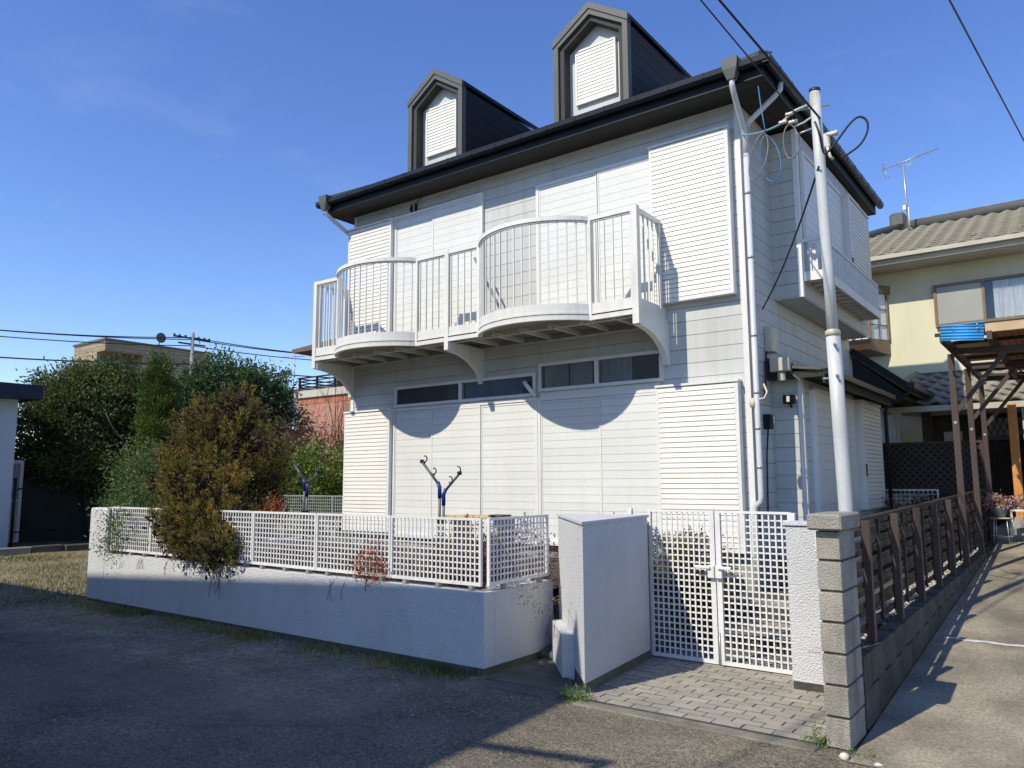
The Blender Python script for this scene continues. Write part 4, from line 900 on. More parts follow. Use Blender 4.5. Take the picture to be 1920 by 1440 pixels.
q = MB(); q.box(-1.355,-.55,NY-.062,NY-.056,4.61,5.35); q.build('pane', M_GLASS, W1)
# corner bay window
BW = MB(); BW.add([(-3.95,NY,4.10),(-3.95,16.5,4.18),(-3.33,16.5,4.18),(-3.06,NY,4.10),(-3.95,NY,4.40),(-3.95,16.5,4.40),(-3.33,16.5,4.40),(-3.06,NY,4.40)], [(3,2,1,0),(4,5,6,7),(0,1,5,4),(1,2,6,5),(2,3,7,6)])
BW.prism([(-4.0,NY),(-4.0,16.44),(-3.31,16.44),(-3.0,NY)], 'z', 5.36, 5.52)
for (x, y) in ((-3.95,16.52),(-3.345,16.52),(-3.09,16.96),(-3.65,16.52)): BW.box(x-.03,x+.03,y-.03,y+.03,4.40,5.36)
BW = BW.build('bay_window', M_BRONZE, N)
q = MB(); q.add([(-3.93,16.515,4.41),(-3.34,16.515,4.41),(-3.34,16.515,5.35),(-3.93,16.515,5.35),(-3.09,16.95,4.41),(-3.09,16.95,5.35)], [(0,1,2,3),(1,4,5,2)]); q.build('curtain', M_CURTW, BW)
q = MB()
for z in (4.7,5.03): q.beam((-3.95,16.50,z),(-3.34,16.50,z),.012,.012); q.beam((-3.33,16.50,z),(-3.07,16.97,z),.012,.012)
for t in (.25,.5,.75): q.beam((-3.95+.61*t,16.5,4.4),(-3.95+.61*t,16.5,5.36),.012,.012)
q.beam((-3.2,16.73,4.4),(-3.2,16.73,5.36),.012,.012); q.build('glazing_bar', M_DARK, BW)
q = MB(); q.box(-3.96,-3.34,16.47,16.499,4.19,4.30); q.build('sill_board', M_ORANGEW, BW)
# lower tiled roof over the entrance
LS = .46; LY = 15.5
def loz(y): return 2.93+LS*(y-LY)
q = MB(); q.add([(-3.2,LY,2.86),(4.5,LY,2.86),(4.5,NY,2.86+LS*1.5),(-2.6,NY,2.86+LS*1.5),(-3.2,LY,2.82),(4.5,LY,2.82),(4.5,NY,2.82),(-2.6,NY,2.82)], [(0,1,2,3),(7,6,5,4),(0,4,5,1),(1,5,6,2),(3,7,4,0)]); LR = q.build('entrance_roof', M_EAVE, N)
tv, tf = wave_tile('t', .305, .275, .029, M_TILE, .018, 10); TL = MB().add(tv, tf, True).mesh('tile', M_TILE)
la = math.atan(LS)
for r_ in range(7):
    y = LY+.10+r_*.215; x = -3.12+(y-LY)*.36+.1
    while x < 2.6:
        piece('tile', TL, (x, y, loz(y)+.045), LR, rot=(la-.065,0,0)); x += .30
for i in range(9): piece('snow_guard', KN, (-2.3+i*.84, 15.75, loz(15.75)+.09), LR, scale=(.6,.6,.6))
q = MB(); q.tube([(-3.22,LY,2.93),(-2.62,NY-.02,3.66)], .075, 8); q.build('hip_tiles', M_TILE, LR)
q = MB(); q.box(-2.65,3.5,NY-.06,NY-.002,3.58,3.68); q.build('flashing', M_GREYTRIM, LR)
q = MB(); q.box(-3.15,3.5,LY-.11,LY-.012,2.80,2.90); q.build('gutter', M_EAVE, LR)
q = MB(); q.add([(-2.86,LY-.12,2.84),(-2.66,LY-.12,2.84),(-2.66,LY-.02,2.84),(-2.86,LY-.02,2.84),(-2.80,LY-.1,2.66),(-2.72,LY-.1,2.66),(-2.72,LY-.04,2.66),(-2.80,LY-.04,2.66)], [(0,1,5,4),(1,2,6,5),(2,3,7,6),(3,0,4,7),(3,2,1,0),(4,5,6,7)]); q.tube([(-2.76,LY-.07,2.68),(-2.76,LY-.05,.7)], .028, 8); q.build('downpipe', M_EAVE, LR)
# entrance recess
q = MB(); q.box(-2.45,1.4,NY-.09,NY-.002,.6,2.82); EN = q.build('entrance_recess', M_DKWOOD, N)
q = MB(); q.box(-2.42,-2.27,NY-1.15,NY-1.0,.6,2.82); q.build('porch_post', M_DKWOOD, EN)
q = MB(); q.box(-2.2,-1.9,NY-.2,NY-.1,1.7,2.5); q.build('wall_panel', M_EAVE, EN)
q = MB(); q.box(-1.55,-.9,NY-.15,NY-.10,2.40,2.72); q.build('transom_pane', M_CURT, EN)
q = MB()
for i in range(7):
    x = -1.55+i*.1
    q.beam((x,NY-.17,2.40),(x+.15,NY-.17,2.72),.014,.014); q.beam((x+.15,NY-.17,2.40),(x,NY-.17,2.72),.014,.014)
q.build('transom_lattice', M_DKWOOD, EN)
DSL = unit_box('door_slat', M_DKWOOD)
for i in range(12): pbox('door_slat', DSL, -1.6+i*.06, -1.575+i*.06, NY-.14, NY-.10, .75, 2.32, EN)
q = MB(); q.box(-1.65,-.85,NY-.16,NY-.09,2.32,2.40); q.build('door_head', M_GREYTRIM, EN)
q = MB(); q.box(-1.02,-.90,14.94,15.06,.98,2.82); q.build('porch_post', M_ORANGEW, EN)
q = MB(); q.add([(-1.08,14.88,.82),(-.84,14.88,.82),(-.84,15.12,.82),(-1.08,15.12,.82),(-1.04,14.92,.99),(-.88,14.92,.99),(-.88,15.08,.99),(-1.04,15.08,.99)], [(3,2,1,0),(4,5,6,7),(0,1,5,4),(1,2,6,5),(2,3,7,6),(3,0,4,7)]); q.build('post_footing', M_CONC, EN)
q = MB(); q.box(-.86,1.5,15.6,15.7,.6,2.82); q.build('porch_wall', M_EAVE, EN)
q = MB(); q.box(-1.32,2.5,14.75,NY,.4,.82); q.box(-1.30,2.5,14.45,14.748,.4,.72); q.build('porch_step', M_CONC, EN)
q = MB(); q.box(-3.7,-2.95,NY-.42,NY-.002,2.05,2.22); LB = q.build('lower_bay', M_ORANGEW, N)
q = MB(); q.box(-3.68,-2.97,NY-.40,NY-.004,1.2,2.048); q.build('bay_panel', M_EAVE, LB)
q = MB(); q.box(-3.68,-2.97,NY-.40,NY-.004,2.222,2.6); q.build('curtain', M_CURTW, LB)
q = MB()
for i in range(5): q.box(-3.66+i*.165,-3.645+i*.165,NY-.42,NY-.403,2.222,2.6)
for i in range(3): q.box(-3.6+i*.21,-3.48+i*.21,NY-.412,NY-.403,1.35,1.95)
q.build('glazing_bar', M_TRIM, LB)
# TV aerial on the neighbour's roof
A = root('tv_aerial', (-3.0, 19.5, 7.5), 'thin TV aerial on a mast on the tiled roof of the cream house', 'antenna')
q = MB(); q.tube([(-2.96,19.5,7.4),(-2.98,19.5,8.95)], .022, 8); q.build('mast', M_STEEL, A)
q = MB(); q.tube([(-3.42,19.45,8.93),(-2.24,19.58,9.20)], .014, 6); q.tube([(-3.1,19.49,8.95),(-2.85,19.5,8.92),(-2.66,19.53,9.07)], .010, 6); q.build('boom', M_STEEL, A)
for i in range(13):
    t = .22+.06*i; x = -3.42+1.18*t; y = 19.45+.13*t; z = 8.93+.27*t; q = MB(); q.tube([(x-.012,y-.09,z),(x+.012,y+.09,z)], .005, 5); q.build('element', M_STEEL, A)
q = MB()
for s_ in (-1,1):
    for k in range(4): q.tube([(-3.42+.04*k*.5,19.3,8.95+s_*(.03+.07*k)),(-3.42+.04*k*.5,19.62,8.95+s_*(.03+.07*k))], .005, 5)
    q.tube([(-3.40,19.45,8.93),(-3.32 if s_ > 0 else -3.28,19.45,8.95+s_*.27)], .006, 5)
q.build('reflector', M_STEEL, A)
q = MB(); q.bbox(-3.05,-2.98,19.44,19.5,7.85,7.97,.006); q.tube([(-2.94,19.47,7.4),(-2.93,19.46,7.9)], .012, 6); q.build('booster_box', M_TRIM, A)

# ------------------------------------------------------------------ pergola over the alley
PG = root('pergola', (-.6, 12.5, .5), 'brown steel pergola with brown roof sheets standing by the slat fence', 'pergola')
for y in (11.0,12.62,14.3):
    q = MB(); q.box(-1.335,-1.265,y-.035,y+.035,wt(y)-.05,3.16); pst = q.build('post', M_BROWNP, PG)
    q = MB(); q.beam((-1.27,y-.0,2.45),(-.72,y-.0,3.14),.045,.05); q.build('brace', M_BROWNP, PG)
    q = MB(); q.beam((-1.26,y,3.19),(1.6,y,3.10),.05,.075); q.build('crossbeam', M_BROWNP, PG)
    q = MB(); q.tube([(-1.30,y-.036,2.30),(-1.30,y-.043,2.30)], .02, 8); q.build('bolt', M_STEEL, pst)
for x in (-1.30,-.82,.2,1.3):
    q = MB(); zz = 3.27-.03*(x+1.3); q.beam((x,10.35,zz),(x,14.9,zz-.06),.055,.10); q.build('beam', M_BROWNP, PG)
BT = MB().box(-.5,.5,-.5,.5,-.5,.5).mesh('batten', M_DKWOOD)
SHT = []
for k in range(7):
    y = 10.55+k*.70; q = MB(); q.box(-1.40,1.7,y-.02,y+.02,3.325-.009*k,3.365-.009*k); q.build('batten', M_DKWOOD, PG)
def corr(x0, x1, y0, y1, z, amp, wl, m, name, parent, along='y', tilt=0.0, n=None):
    q = MB(); V = []; F = []; n = n or int(((x1-x0) if along == 'y' else (y1-y0))/wl*6)
    for i in range(n+1):
        t = i/n; s_ = amp*math.sin(t*((x1-x0) if along == 'y' else (y1-y0))/wl*2*math.pi)
        if along == 'y': V += [(x0+(x1-x0)*t,y0,z+s_),(x0+(x1-x0)*t,y1,z+s_+tilt)]
        else: V += [(x0,y0+(y1-y0)*t,z+s_+tilt*t),(x1,y0+(y1-y0)*t,z+s_+tilt*t)]
    k = len(V); V += [(a,b,c-.004) for a,b,c in V]
    for i in range(n): F += [(2*i,2*i+2,2*i+3,2*i+1),(k+2*i+1,k+2*i+3,k+2*i+2,k+2*i),(2*i,k+2*i,k+2*i+2,2*i+2),(2*i+1,2*i+3,k+2*i+3,k+2*i+1)]
    F += [(0,1,k+1,k),(2*n,k+2*n,k+2*n+1,2*n+1)]
    q.add(V, F, True); return q.build(name, m, parent)
for k, (x0, x1) in enumerate(((-.84,-.15),(-.18,.5),(.47,1.15),(1.12,1.7))):
    corr(x0,x1,10.5+.05*(k % 2),14.9,3.40,.016,.075,M_POLYB,'roof_sheet',PG,'y',-.06)
for k in range(3):
    q = MB(); q.box(-1.40+.0*k,-.86,11.3+k*1.15,12.1+k*1.15,3.345,3.372); q.build('roof_plank', M_WOOD, PG)
q = MB(); q.box(-.86,1.75,10.40,10.46,3.30,3.40); q.build('front_board', M_WOOD, PG)
bs = root('corrugated_sheet', (-1.08, 10.35, 3.25), 'bright blue corrugated sheets laid over the pergola front end', 'roofing sheet')
q = MB(); V = []; F = []; n = 46
for i in range(n+1):
    t = i/n; zz = 3.235+.20*t; yy = 10.30+.10*t+.013*math.sin(t*5*2*math.pi); V += [(-1.31,yy,zz),(-.87,yy+.01,zz-.04)]
k = len(V); V += [(a,b+.006,c) for a,b,c in V]
for i in range(n): F += [(2*i,2*i+1,2*i+3,2*i+2),(k+2*i+2,k+2*i+3,k+2*i+1,k+2*i),(2*i,2*i+2,k+2*i+2,k+2*i),(2*i+1,k+2*i+1,k+2*i+3,2*i+3)]
F += [(0,k,k+1,1),(2*n,2*n+1,k+2*n+1,k+2*n)]
q.add(V, F, True); q.build('end_sheet', M_BLUE, bs)
corr(-1.31,-.87,10.42,11.3,3.425,.010,.08,M_BLUE,'top_sheet',bs,'x',-.01)
for (x, z) in ((-1.18,3.37),(-.93,3.39),(-.93,3.345)):
    q = MB(); q.lathe([(.012,0),(.012,-.012),(0,-.014)], (x,10.33,z), 8, 'y'); q.build('roofing_nail', M_STEEL, bs)
# brown diagonal lattice screen, wire mesh, hedge
LF = root('lattice_screen', (-2.2, 14.62, .6), 'dark brown diagonal lattice screen in front of the cream house entrance', 'fence')
q = MB(); q.box(-3.05,-1.37,14.60,14.64,2.19,2.23); q.box(-3.05,-1.37,14.60,14.64,1.43,1.47); q.box(-3.05,-3.01,14.6,14.64,1.47,2.19); q.box(-1.41,-1.37,14.6,14.64,1.47,2.19); q.build('frame', M_DKWOOD, LF)
LBM = unit_box('lattice_bar', M_BROWN)
for sgn in (1,-1):
    for i in range(-6, 16):
        a = -3.01+i*.115; b = a+.72*sgn if sgn > 0 else a-.72
        x0, z0, x1, z1 = (a,1.47,a+.72,2.19) if sgn > 0 else (a+.72,1.47,a,2.19)
        xa, xb = -3.01, -1.41
        def clip(x0,z0,x1,z1):
            ts = [0,1]
            for X in (xa, xb):
                if (x0-X)*(x1-X) < 0: ts.append((X-x0)/(x1-x0))
            ts = sorted(ts); seg = [(t0,t1) for t0,t1 in zip(ts, ts[1:]) if xa-1e-6 <= x0+(x1-x0)*(t0+t1)/2 <= xb+1e-6]
            return seg[0] if seg else None
        sg = clip(x0,z0,x1,z1)
        if not sg: continue
        p0 = (x0+(x1-x0)*sg[0], z0+(z1-z0)*sg[0]); p1 = (x0+(x1-x0)*sg[1], z0+(z1-z0)*sg[1])
        ln = math.hypot(p1[0]-p0[0], p1[1]-p0[1])
        if ln < .05: continue
        piece('lattice_bar', LBM, ((p0[0]+p1[0])/2, 14.613+(.013 if sgn > 0 else 0), (p0[1]+p1[1])/2), LF, rot=(0,-math.atan2(p1[1]-p0[1], p1[0]-p0[0]),0), scale=(ln,.010,.032))
q = MB(); q.box(-3.0,-1.40,14.66,14.67,1.46,2.2); q.build('backing', M_DARK, LF)
q = MB()
for x in (-3.03,-1.39): q.box(x-.025,x+.025,14.645,14.69,.5,1.43)
q.box(-3.05,-1.37,14.6,14.64,1.36,1.41); q.build('post', M_DKWOOD, LF)
WM = root('wire_mesh_fence', (-2.45, 14.2, .6), 'white wire grid fence below the brown diagonal lattice screen', 'fence')
q = MB(); q.box(-2.98,-2.955,14.19,14.21,.55,1.44); q.box(-2.02,-1.995,14.19,14.21,.55,1.44); q.box(-2.955,-2.02,14.19,14.21,1.42,1.44); q.build('frame', M_TRIM, WM)
WB = unit_box('wire', M_TRIM)
for i in range(1, 14): pbox('wire', WB, -2.955+i*.067-.004,-2.955+i*.067+.004,14.196,14.20,.6,1.42,WM)
for i in range(11): pbox('wire', WB, -2.955,-2.02,14.2002,14.204,.66+i*.07-.004,.66+i*.07+.004,WM)
# flower pots and little stand by the orange post
ST = root('plant_stand', (-1.14, 14.55, .72), 'white wooden plant stand beside the orange porch post', 'stand')
q = MB(); q.box(-1.06,-.72,14.42,14.60,1.10,1.13); q.build('shelf', M_TRIM, ST)
for x in (-1.05,-.74):
    q = MB(); q.box(x-.012,x+.012,14.44,14.465,.72,1.22 if x < -1 else 1.10); q.build('leg', M_TRIM, ST); q = MB(); q.box(x-.012,x+.012,14.56,14.585,.72,1.10); q.build('leg', M_TRIM, ST)
PT = root('flower_pot', (-1.17, 14.0, 1.02), 'grey-green glazed flower pot of mixed flowers on the wire stool', 'plant pot')
q = MB(); q.lathe([(0,0),(.08,0),(.115,.13),(.125,.15),(.115,.15),(.10,.12),(0,.11)], (-1.17,14.0,1.03), 18); q.build('pot', M_CERAM, PT)
SL = root('wire_stool', (-1.17, 14.0, .65), 'low wire stool with pale saucer holding the flower pot', 'stool')
q = MB(); q.lathe([(0,0),(.15,0),(.16,.02),(0,.02)], (-1.15,14.0,1.0), 18); q.build('saucer', M_CREAMBOX, SL)
for a in range(4):
    q = MB(); x, y = -1.15+.12*math.cos(a*1.57+.7), 14.0+.12*math.sin(a*1.57+.7); q.tube([(x,y,1.0),(x*1.0+.02*math.cos(a*1.57+.7),y+.02*math.sin(a*1.57+.7),.64)], .008, 6); q.build('leg', M_STEEL, SL)
q = MB(); q.tube([(-1.15+.14*math.cos(a),14.0+.14*math.sin(a),.74) for a in [k*math.pi/8 for k in range(16)]], .007, 5, closed=True); q.build('foot_ring', M_STEEL, SL)

# ------------------------------------------------------------------ laundry stands, bench, things in the garden
def stand(loc, h_, label, flip=1):
    S = root('laundry_stand', loc, label, 'laundry stand', 'laundry poles stands in the garden')
    x, y, z = loc
    q = MB(); q.tube([(x-.03,y,z+.02),(x-.03,y,z+h_-.12)], .016, 10); q.tube([(x+.03,y,z+.02),(x+.03,y,z+h_-.20)], .016, 10); q.build('pole', M_STANDM, S)
    for sg, top, dx_, dz_ in ((-1,h_-.12,.26,.26),(1,h_-.20,.22,.20)):
        x0 = x+sg*.03; q = MB(); q.tube([(x0,y,z+top-.12),(x0,y,z+top),(x0+sg*.03,y,z+top+.06)], .023, 10); q.build('joint', M_BLUEP, S)
        q = MB(); q.tube([(x0+sg*.02,y,z+top+.04),(x0+sg*(.02+dx_),y,z+top+.04+dz_)], .015, 8); arm = q.build('arm', M_STANDM, S)
        q = MB(); q.lathe([(0,-.02),(.022,-.02),(.022,.02),(0,.02)], (x0+sg*(.02+dx_),y,z+top+.04+dz_), 8); q.build('end_cap', M_DARK, S)
        for t in (.3,.85):
            cx, cz = x0+sg*(.02+dx_*t), z+top+.04+dz_*t
            q = MB(); q.tube([(cx+.0,y,cz+.01),(cx+sg*-.0+.012,y,cz+.03)], .009, 6)
            q.tube([(cx+.01+.032*math.cos(a),y,cz+.068+.034*math.sin(a)) for a in [R(-120+k*26)*flip+(math.pi if flip < 0 else 0) for k in range(10)]], .007, 6); q.build('hook', M_DARK, arm)
    q = MB(); q.box(x-.06,x+.06,y-.02,y+.02,z+.55,z+.60); q.build('clamp', M_DARK, S)
    q = MB(); q.bbox(x-.2,x+.2,y-.2,y+.2,z-.02,z+.07,.02); q.build('base', M_CONC, S)
stand((-5.91,6.6,.585), 1.07, 'steel laundry stand with blue joints standing in front of the storm shutters')
stand((-9.43,7.5,.585), 1.13, 'steel laundry stand with blue joints by the brown conifer', 1)
BN = root('wooden_board', (-5.87, 7.3, .6), 'pale wooden board laid on trestles behind the lattice corner', 'bench')
for k in range(3):
    q = MB(); q.bbox(-6.33+.01*k,-5.42-.03*k,7.10+k*.13,7.215+k*.13,1.165,1.195,.004); q.build('plank', M_WOOD, BN)
for x in (-6.2,-5.55):
    q = MB(); q.box(x-.02,x+.02,7.12,7.46,.56,1.163); q.build('trestle', M_WOOD, BN)
q = MB(); q.bbox(-5.60,-5.41,7.05,7.25,1.197,1.22,.004); tag(q.build('dark_plank', M_GREYTRIM), 'dark offcut lying on the pale wooden board', 'plank')
stepb = MB(); stepb.bbox(-4.9,-3.6,8.5,8.96,.45,.74,.01); tag(stepb.build('doorstep', M_CONC), 'concrete doorstep under the right-hand storm shutters', 'step')
# ------------------------------------------------------------------ vegetation
def fast_mesh(name, V, quads, mats):
    me = bpy.data.meshes.new(name); n = len(V); m = len(quads)
    me.vertices.add(n); me.vertices.foreach_set('co', np.asarray(V, np.float32).ravel())
    me.loops.add(m*4); me.loops.foreach_set('vertex_index', np.asarray(quads, np.int32).ravel())
    me.polygons.add(m); me.polygons.foreach_set('loop_start', np.arange(m, dtype=np.int32)*4); me.polygons.foreach_set('loop_total', np.full(m, 4, np.int32))
    me.materials.append(mats); me.update(calc_edges=True); me.validate(); return me
def norm(a): return a/np.maximum(np.linalg.norm(a, axis=1, keepdims=True), 1e-9)
def leaf_quads(P, D, L_, W_, fold=.25):
    """diamond leaves at P pointing along D"""
    n = len(P); r_ = norm(np.cross(D, norm(rng.normal(size=(n,3))))); nn = norm(np.cross(r_, D))
    L_ = L_*rng.uniform(.65,1.25,(n,1)); W_ = W_*rng.uniform(.7,1.2,(n,1))
    a = P; b = P+D*L_*.45+r_*W_*.5+nn*W_*fold*.4; c = P+D*L_-nn*L_*.06; d = P+D*L_*.45-r_*W_*.5+nn*W_*fold*.4
    V = np.stack([a,b,c,d], 1).reshape(-1,3); Q = np.arange(n*4).reshape(-1,4); return V, Q
def crown(blobs, nclump, nleaf, L_, W_, csig=.12, shell=(.55,1.05), updir=.35, share=.6, droop=0.0, rough=.16):
    """leaf clumps through the outer volume of ellipsoid blobs; leaves of a clump share a direction"""
    wts = np.array([b[3]*b[4]*b[5] for b in blobs])**(.67); wts /= wts.sum(); P = []; D = []
    for b, w_ in zip(blobs, wts):
        k = max(2, int(nclump*w_)); u = norm(rng.normal(size=(k,3)))
        rad = rng.uniform(shell[0]**3, shell[1]**3, (k,1))**(1/3)*(1+rough*rng.normal(size=(k,1)))
        c = np.array(b[:3])+u*rad*np.array(b[3:6]); cd = norm(u*np.array([1,1,.7])+np.array([0,0,updir-droop])+.35*rng.normal(size=(k,3)))
        q = max(1, nleaf//nclump); pc = np.repeat(c, q, 0); dc = np.repeat(cd, q, 0); n = len(pc)
        off = rng.normal(size=(n,3))*csig; pc = pc+off+dc*np.abs(rng.normal(size=(n,1)))*csig*.8
        dd = norm(dc*share+(1-share)*rng.normal(size=(n,3))); P.append(pc); D.append(dd)
    return leaf_quads(np.concatenate(P), np.concatenate(D), L_, W_)
def add_leaves(name, VQ, m, parent, **kw):
    V, Q = VQ; og = np.array(ORG[parent.name]); me = fast_mesh(name, V-og, Q, m); o = bpy.data.objects.new(name, me); COL.objects.link(o); o.parent = parent; ORG[o.name] = tuple(og)
    for k, v in kw.items(): o[k] = v
    return o
def branches(q, p, d, ln, r_, depth, spread=.55, up=.25, ends=None):
    p = Vector(p); d = Vector(d).normalized(); pts = [p]; rs = [r_]; n = 4; cur = p.copy(); dd = d.copy()
    for i in range(n):
        dd = (dd+Vector((random.gauss(0,.12),random.gauss(0,.12),random.gauss(0,.08)+up*.12))).normalized(); cur = cur+dd*ln/n; pts.append(cur.copy()); rs.append(r_*(1-.42*(i+1)/n))
    q.tube(pts, rs, 6 if r_ > .02 else 4)
    if ends is not None and depth <= 1: ends.append(cur.copy())
    if depth > 0:
        for k in range(random.choice((2,3))):
            b = pts[random.randint(2, n)]; nd = (dd+Vector((random.gauss(0,spread),random.gauss(0,spread),random.gauss(0,spread*.6)+up))).normalized(); branches(q, b, nd, ln*random.uniform(.55,.8), r_*.55, depth-1, spread, up, ends)
def plant(name, loc, label, cat, blobs, m, nclump, nleaf, L_, W_, stem=None, cname='crown', depth=2, group=None, **kw):
    T = root(name, loc, label, cat, group)
    if stem:
        q = MB()
        for (r_, ln, n_) in stem:
            for k in range(n_):
                branches(q, (loc[0]+random.uniform(-.1,.1)*(n_ > 1), loc[1]+random.uniform(-.1,.1)*(n_ > 1), loc[2]-.05), (random.gauss(0,.12),random.gauss(0,.12),1), ln, r_, depth)
        q.build('trunk' if cat == 'tree' else 'stem', M_BARK, T)
    add_leaves(cname, crown(blobs, nclump, nleaf, L_, W_, **kw), m, T); return T
ML_THUJA = leafmat('thuja_leaf', [(.050,.068,.018),(.12,.135,.030),(.22,.20,.045),(.30,.215,.050),(.37,.19,.05)], .35, .7, 2.4)
ML_SHRUB = leafmat('shrub_leaf', [(0.033,0.067,0.026),(0.067,0.125,0.037),(0.125,0.192,0.059),(0.200,0.250,0.083)], .3, .6, 2, 0.2)
ML_OSM = leafmat('osmanthus_leaf', [(0.033,0.062,0.028),(0.062,0.109,0.038),(0.115,0.150,0.045),(0.21,0.175,0.052)], .25, .6, .7, 0.2)
ML_CYP = leafmat('cypress_leaf', [(0.030,0.061,0.021),(0.098,0.153,0.030),(0.217,0.271,0.048)], .2, .6, 1.4, 0.2)
ML_BROAD = leafmat('broad_leaf', [(0.029,0.064,0.029),(0.066,0.122,0.042),(0.133,0.217,0.066)], .3, .6, .9, 0.25)
ML_CAM = leafmat('camellia_leaf', [(0.040,0.079,0.019),(0.096,0.167,0.032),(0.208,0.271,0.056),(0.271,0.303,0.096)], .3, .6, 1.6, 0.25)
ML_PURP = leafmat('brown_leaf', [(0.051,0.035,0.026),(0.109,0.061,0.043),(0.174,0.072,0.061),(0.246,0.109,0.072)], .25, .7, 1.4)
ML_AZAL = leafmat('azalea_leaf', [(0.036,0.051,0.017),(0.087,0.094,0.026),(0.217,0.138,0.029),(0.406,0.189,0.032)], .3, .6, 4)
ML_RED = leafmat('nandina_leaf', [(0.145,0.036,0.020),(0.319,0.072,0.029),(0.435,0.145,0.051)], .3, .5, 5)
ML_DRY = leafmat('dry_plant', [(0.189,0.131,0.072),(0.319,0.232,0.131),(0.145,0.072,0.065),(0.102,0.109,0.043)], .2, .8, 4)
ML_GRASS = leafmat('grass_blade', [(.05,.085,.02),(.10,.14,.03),(.24,.21,.07),(.42,.35,.16),(.5,.43,.22)], .3, .7, .8)
ML_WEED = leafmat('weed_leaf', [(0.072,0.145,0.029),(0.145,0.232,0.051),(0.261,0.319,0.087)], .3, .6, 6)
ML_FLOW = leafmat('flower_petal', [(.32,.03,.10),(.55,.10,.22),(.70,.55,.50),(.10,.20,.03),(.16,.24,.05)], .3, .6, 30)
# brown-tipped conifer spilling over the fence: flame-shaped tufts over dead brown twigs, coloured extra dark for shaded gaps
def tufts(blobs, ntuft, nleaf, length, radius, L_, W_, shell=(.80,1.0), up=.95, out=.6):
    wts = np.array([b[3]*b[4]*b[5] for b in blobs])**(.67)*np.array([b[6] if len(b) > 6 else 1 for b in blobs]); wts /= wts.sum(); P = []; D = []
    for b, w_ in zip(blobs, wts):
        k = max(3, int(ntuft*w_)); u = norm(rng.normal(size=(k,3))); rad = rng.uniform(shell[0], shell[1], (k,1))
        c = np.array(b[:3])+u*rad*np.array(b[3:6]); ax = norm(u*out+np.array([0,0,up])+.22*rng.normal(size=(k,3))); ln = length*rng.uniform(.6,1.35,(k,1))
        q = nleaf//ntuft; C_ = np.repeat(c, q, 0); A_ = np.repeat(ax, q, 0); L2 = np.repeat(ln, q, 0); n = len(C_); t = rng.uniform(0,1,(n,1))**.8
        off = rng.normal(size=(n,3)); off -= A_*np.sum(off*A_, 1, keepdims=True); off = norm(off)*np.abs(rng.normal(size=(n,1)))*radius*(1.1-.85*t)
        P.append(C_+A_*L2*(t-.35)+off); D.append(norm(A_*.75+norm(off+1e-6)*.55+.25*rng.normal(size=(n,3))))
    return leaf_quads(np.concatenate(P), np.concatenate(D), L_, W_)
T = root('conifer', (-9.1, 5.85, .55), 'large rusty brown and olive conifer spilling over the lattice fence', 'tree')
q = MB()
for k in range(5): branches(q, (-9.1+.1*k-.2,5.85,.5), (random.gauss(0,.15),random.gauss(-.05,.1),1), .75, .045, 2, .35, .3)
q.build('trunk', M_BARK, T)
bl = [(-9.2,5.95,1.45,1.10,.75,.80),(-9.1,5.92,1.95,.98,.62,.55),(-8.80,5.86,2.42,.34,.30,.30),(-9.55,5.9,2.32,.42,.36,.32),(-9.15,5.9,2.3,.5,.4,.35),(-8.42,5.42,1.12,.62,.36,.34,1.3),(-9.1,5.32,1.12,.45,.20,.36,1.6),(-8.70,5.40,1.45,.72,.32,.42,1.4),(-8.6,5.22,1.15,.60,.14,.30,2.0),(-8.35,5.18,.92,.52,.16,.26,2.2),(-7.95,5.14,.78,.30,.12,.22,2.2),(-8.75,5.14,.95,.34,.12,.22,2.2)]
ML_DEAD_GAP = leafmat('dead_twig_gap_shade', [(.020,.014,.009),(.045,.030,.018),(.075,.05,.025)], .1, .9, 3)
add_leaves('crown', tufts(bl, 760, 90000, .27, .058, .040, .0125), ML_THUJA, T)
add_leaves('inner_foliage', crown([(b[0],b[1],b[2],b[3]*.86,b[4]*.8,b[5]*.86) for b in bl], 420, 15000, .085, .035, csig=.08, shell=(.4,1.0), updir=.6), ML_DEAD_GAP, T)
plant('shrub', (-11.45,6.1,.0), 'loose small-leaved green shrub beside the end pillar of the low wall', 'shrub', [(-11.45,6.15,1.75,.55,.5,.42),(-11.35,6.0,1.15,.55,.45,.5),(-10.35,5.35,.98,.38,.28,.28),(-10.7,5.6,1.15,.42,.3,.32),(-11.9,6.3,1.5,.3,.3,.4)], ML_SHRUB, 520, 15000, .05, .02, stem=[(.018,.7,4)], csig=.075, updir=.5, share=.5)
# trees behind the left yard
plant('evergreen_tree', (-22.6,10.6,0), 'big dark rounded evergreen tree behind the left yard', 'tree', [(-22.7,10.5,3.3,1.35,1.35,1.2),(-22.9,9.9,3.9,.85,.85,.8),(-22.5,10.9,4.1,.8,.8,.75),(-22.75,10.4,4.5,.55,.55,.45),(-23.1,9.4,2.9,.8,.8,.8),(-22.2,11.5,3.0,.75,.75,.85),(-22.6,10.5,2.2,1.4,1.4,.6)], ML_OSM, 900, 56000, .125, .05, stem=[(.12,1.7,2)], csig=.15, rough=.12)
plant('cypress_tree', (-19.75,10.8,0), 'narrow yellow-green cypress rising behind the rounded evergreen', 'tree', [(-19.73,10.82,3.0,.50,.50,1.0),(-19.75,10.80,3.8,.40,.40,.75),(-19.77,10.77,4.45,.24,.24,.55)], ML_CYP, 520, 22000, .095, .024, stem=[(.08,1.6,1)], csig=.07, updir=1.3, share=.85, rough=.05)
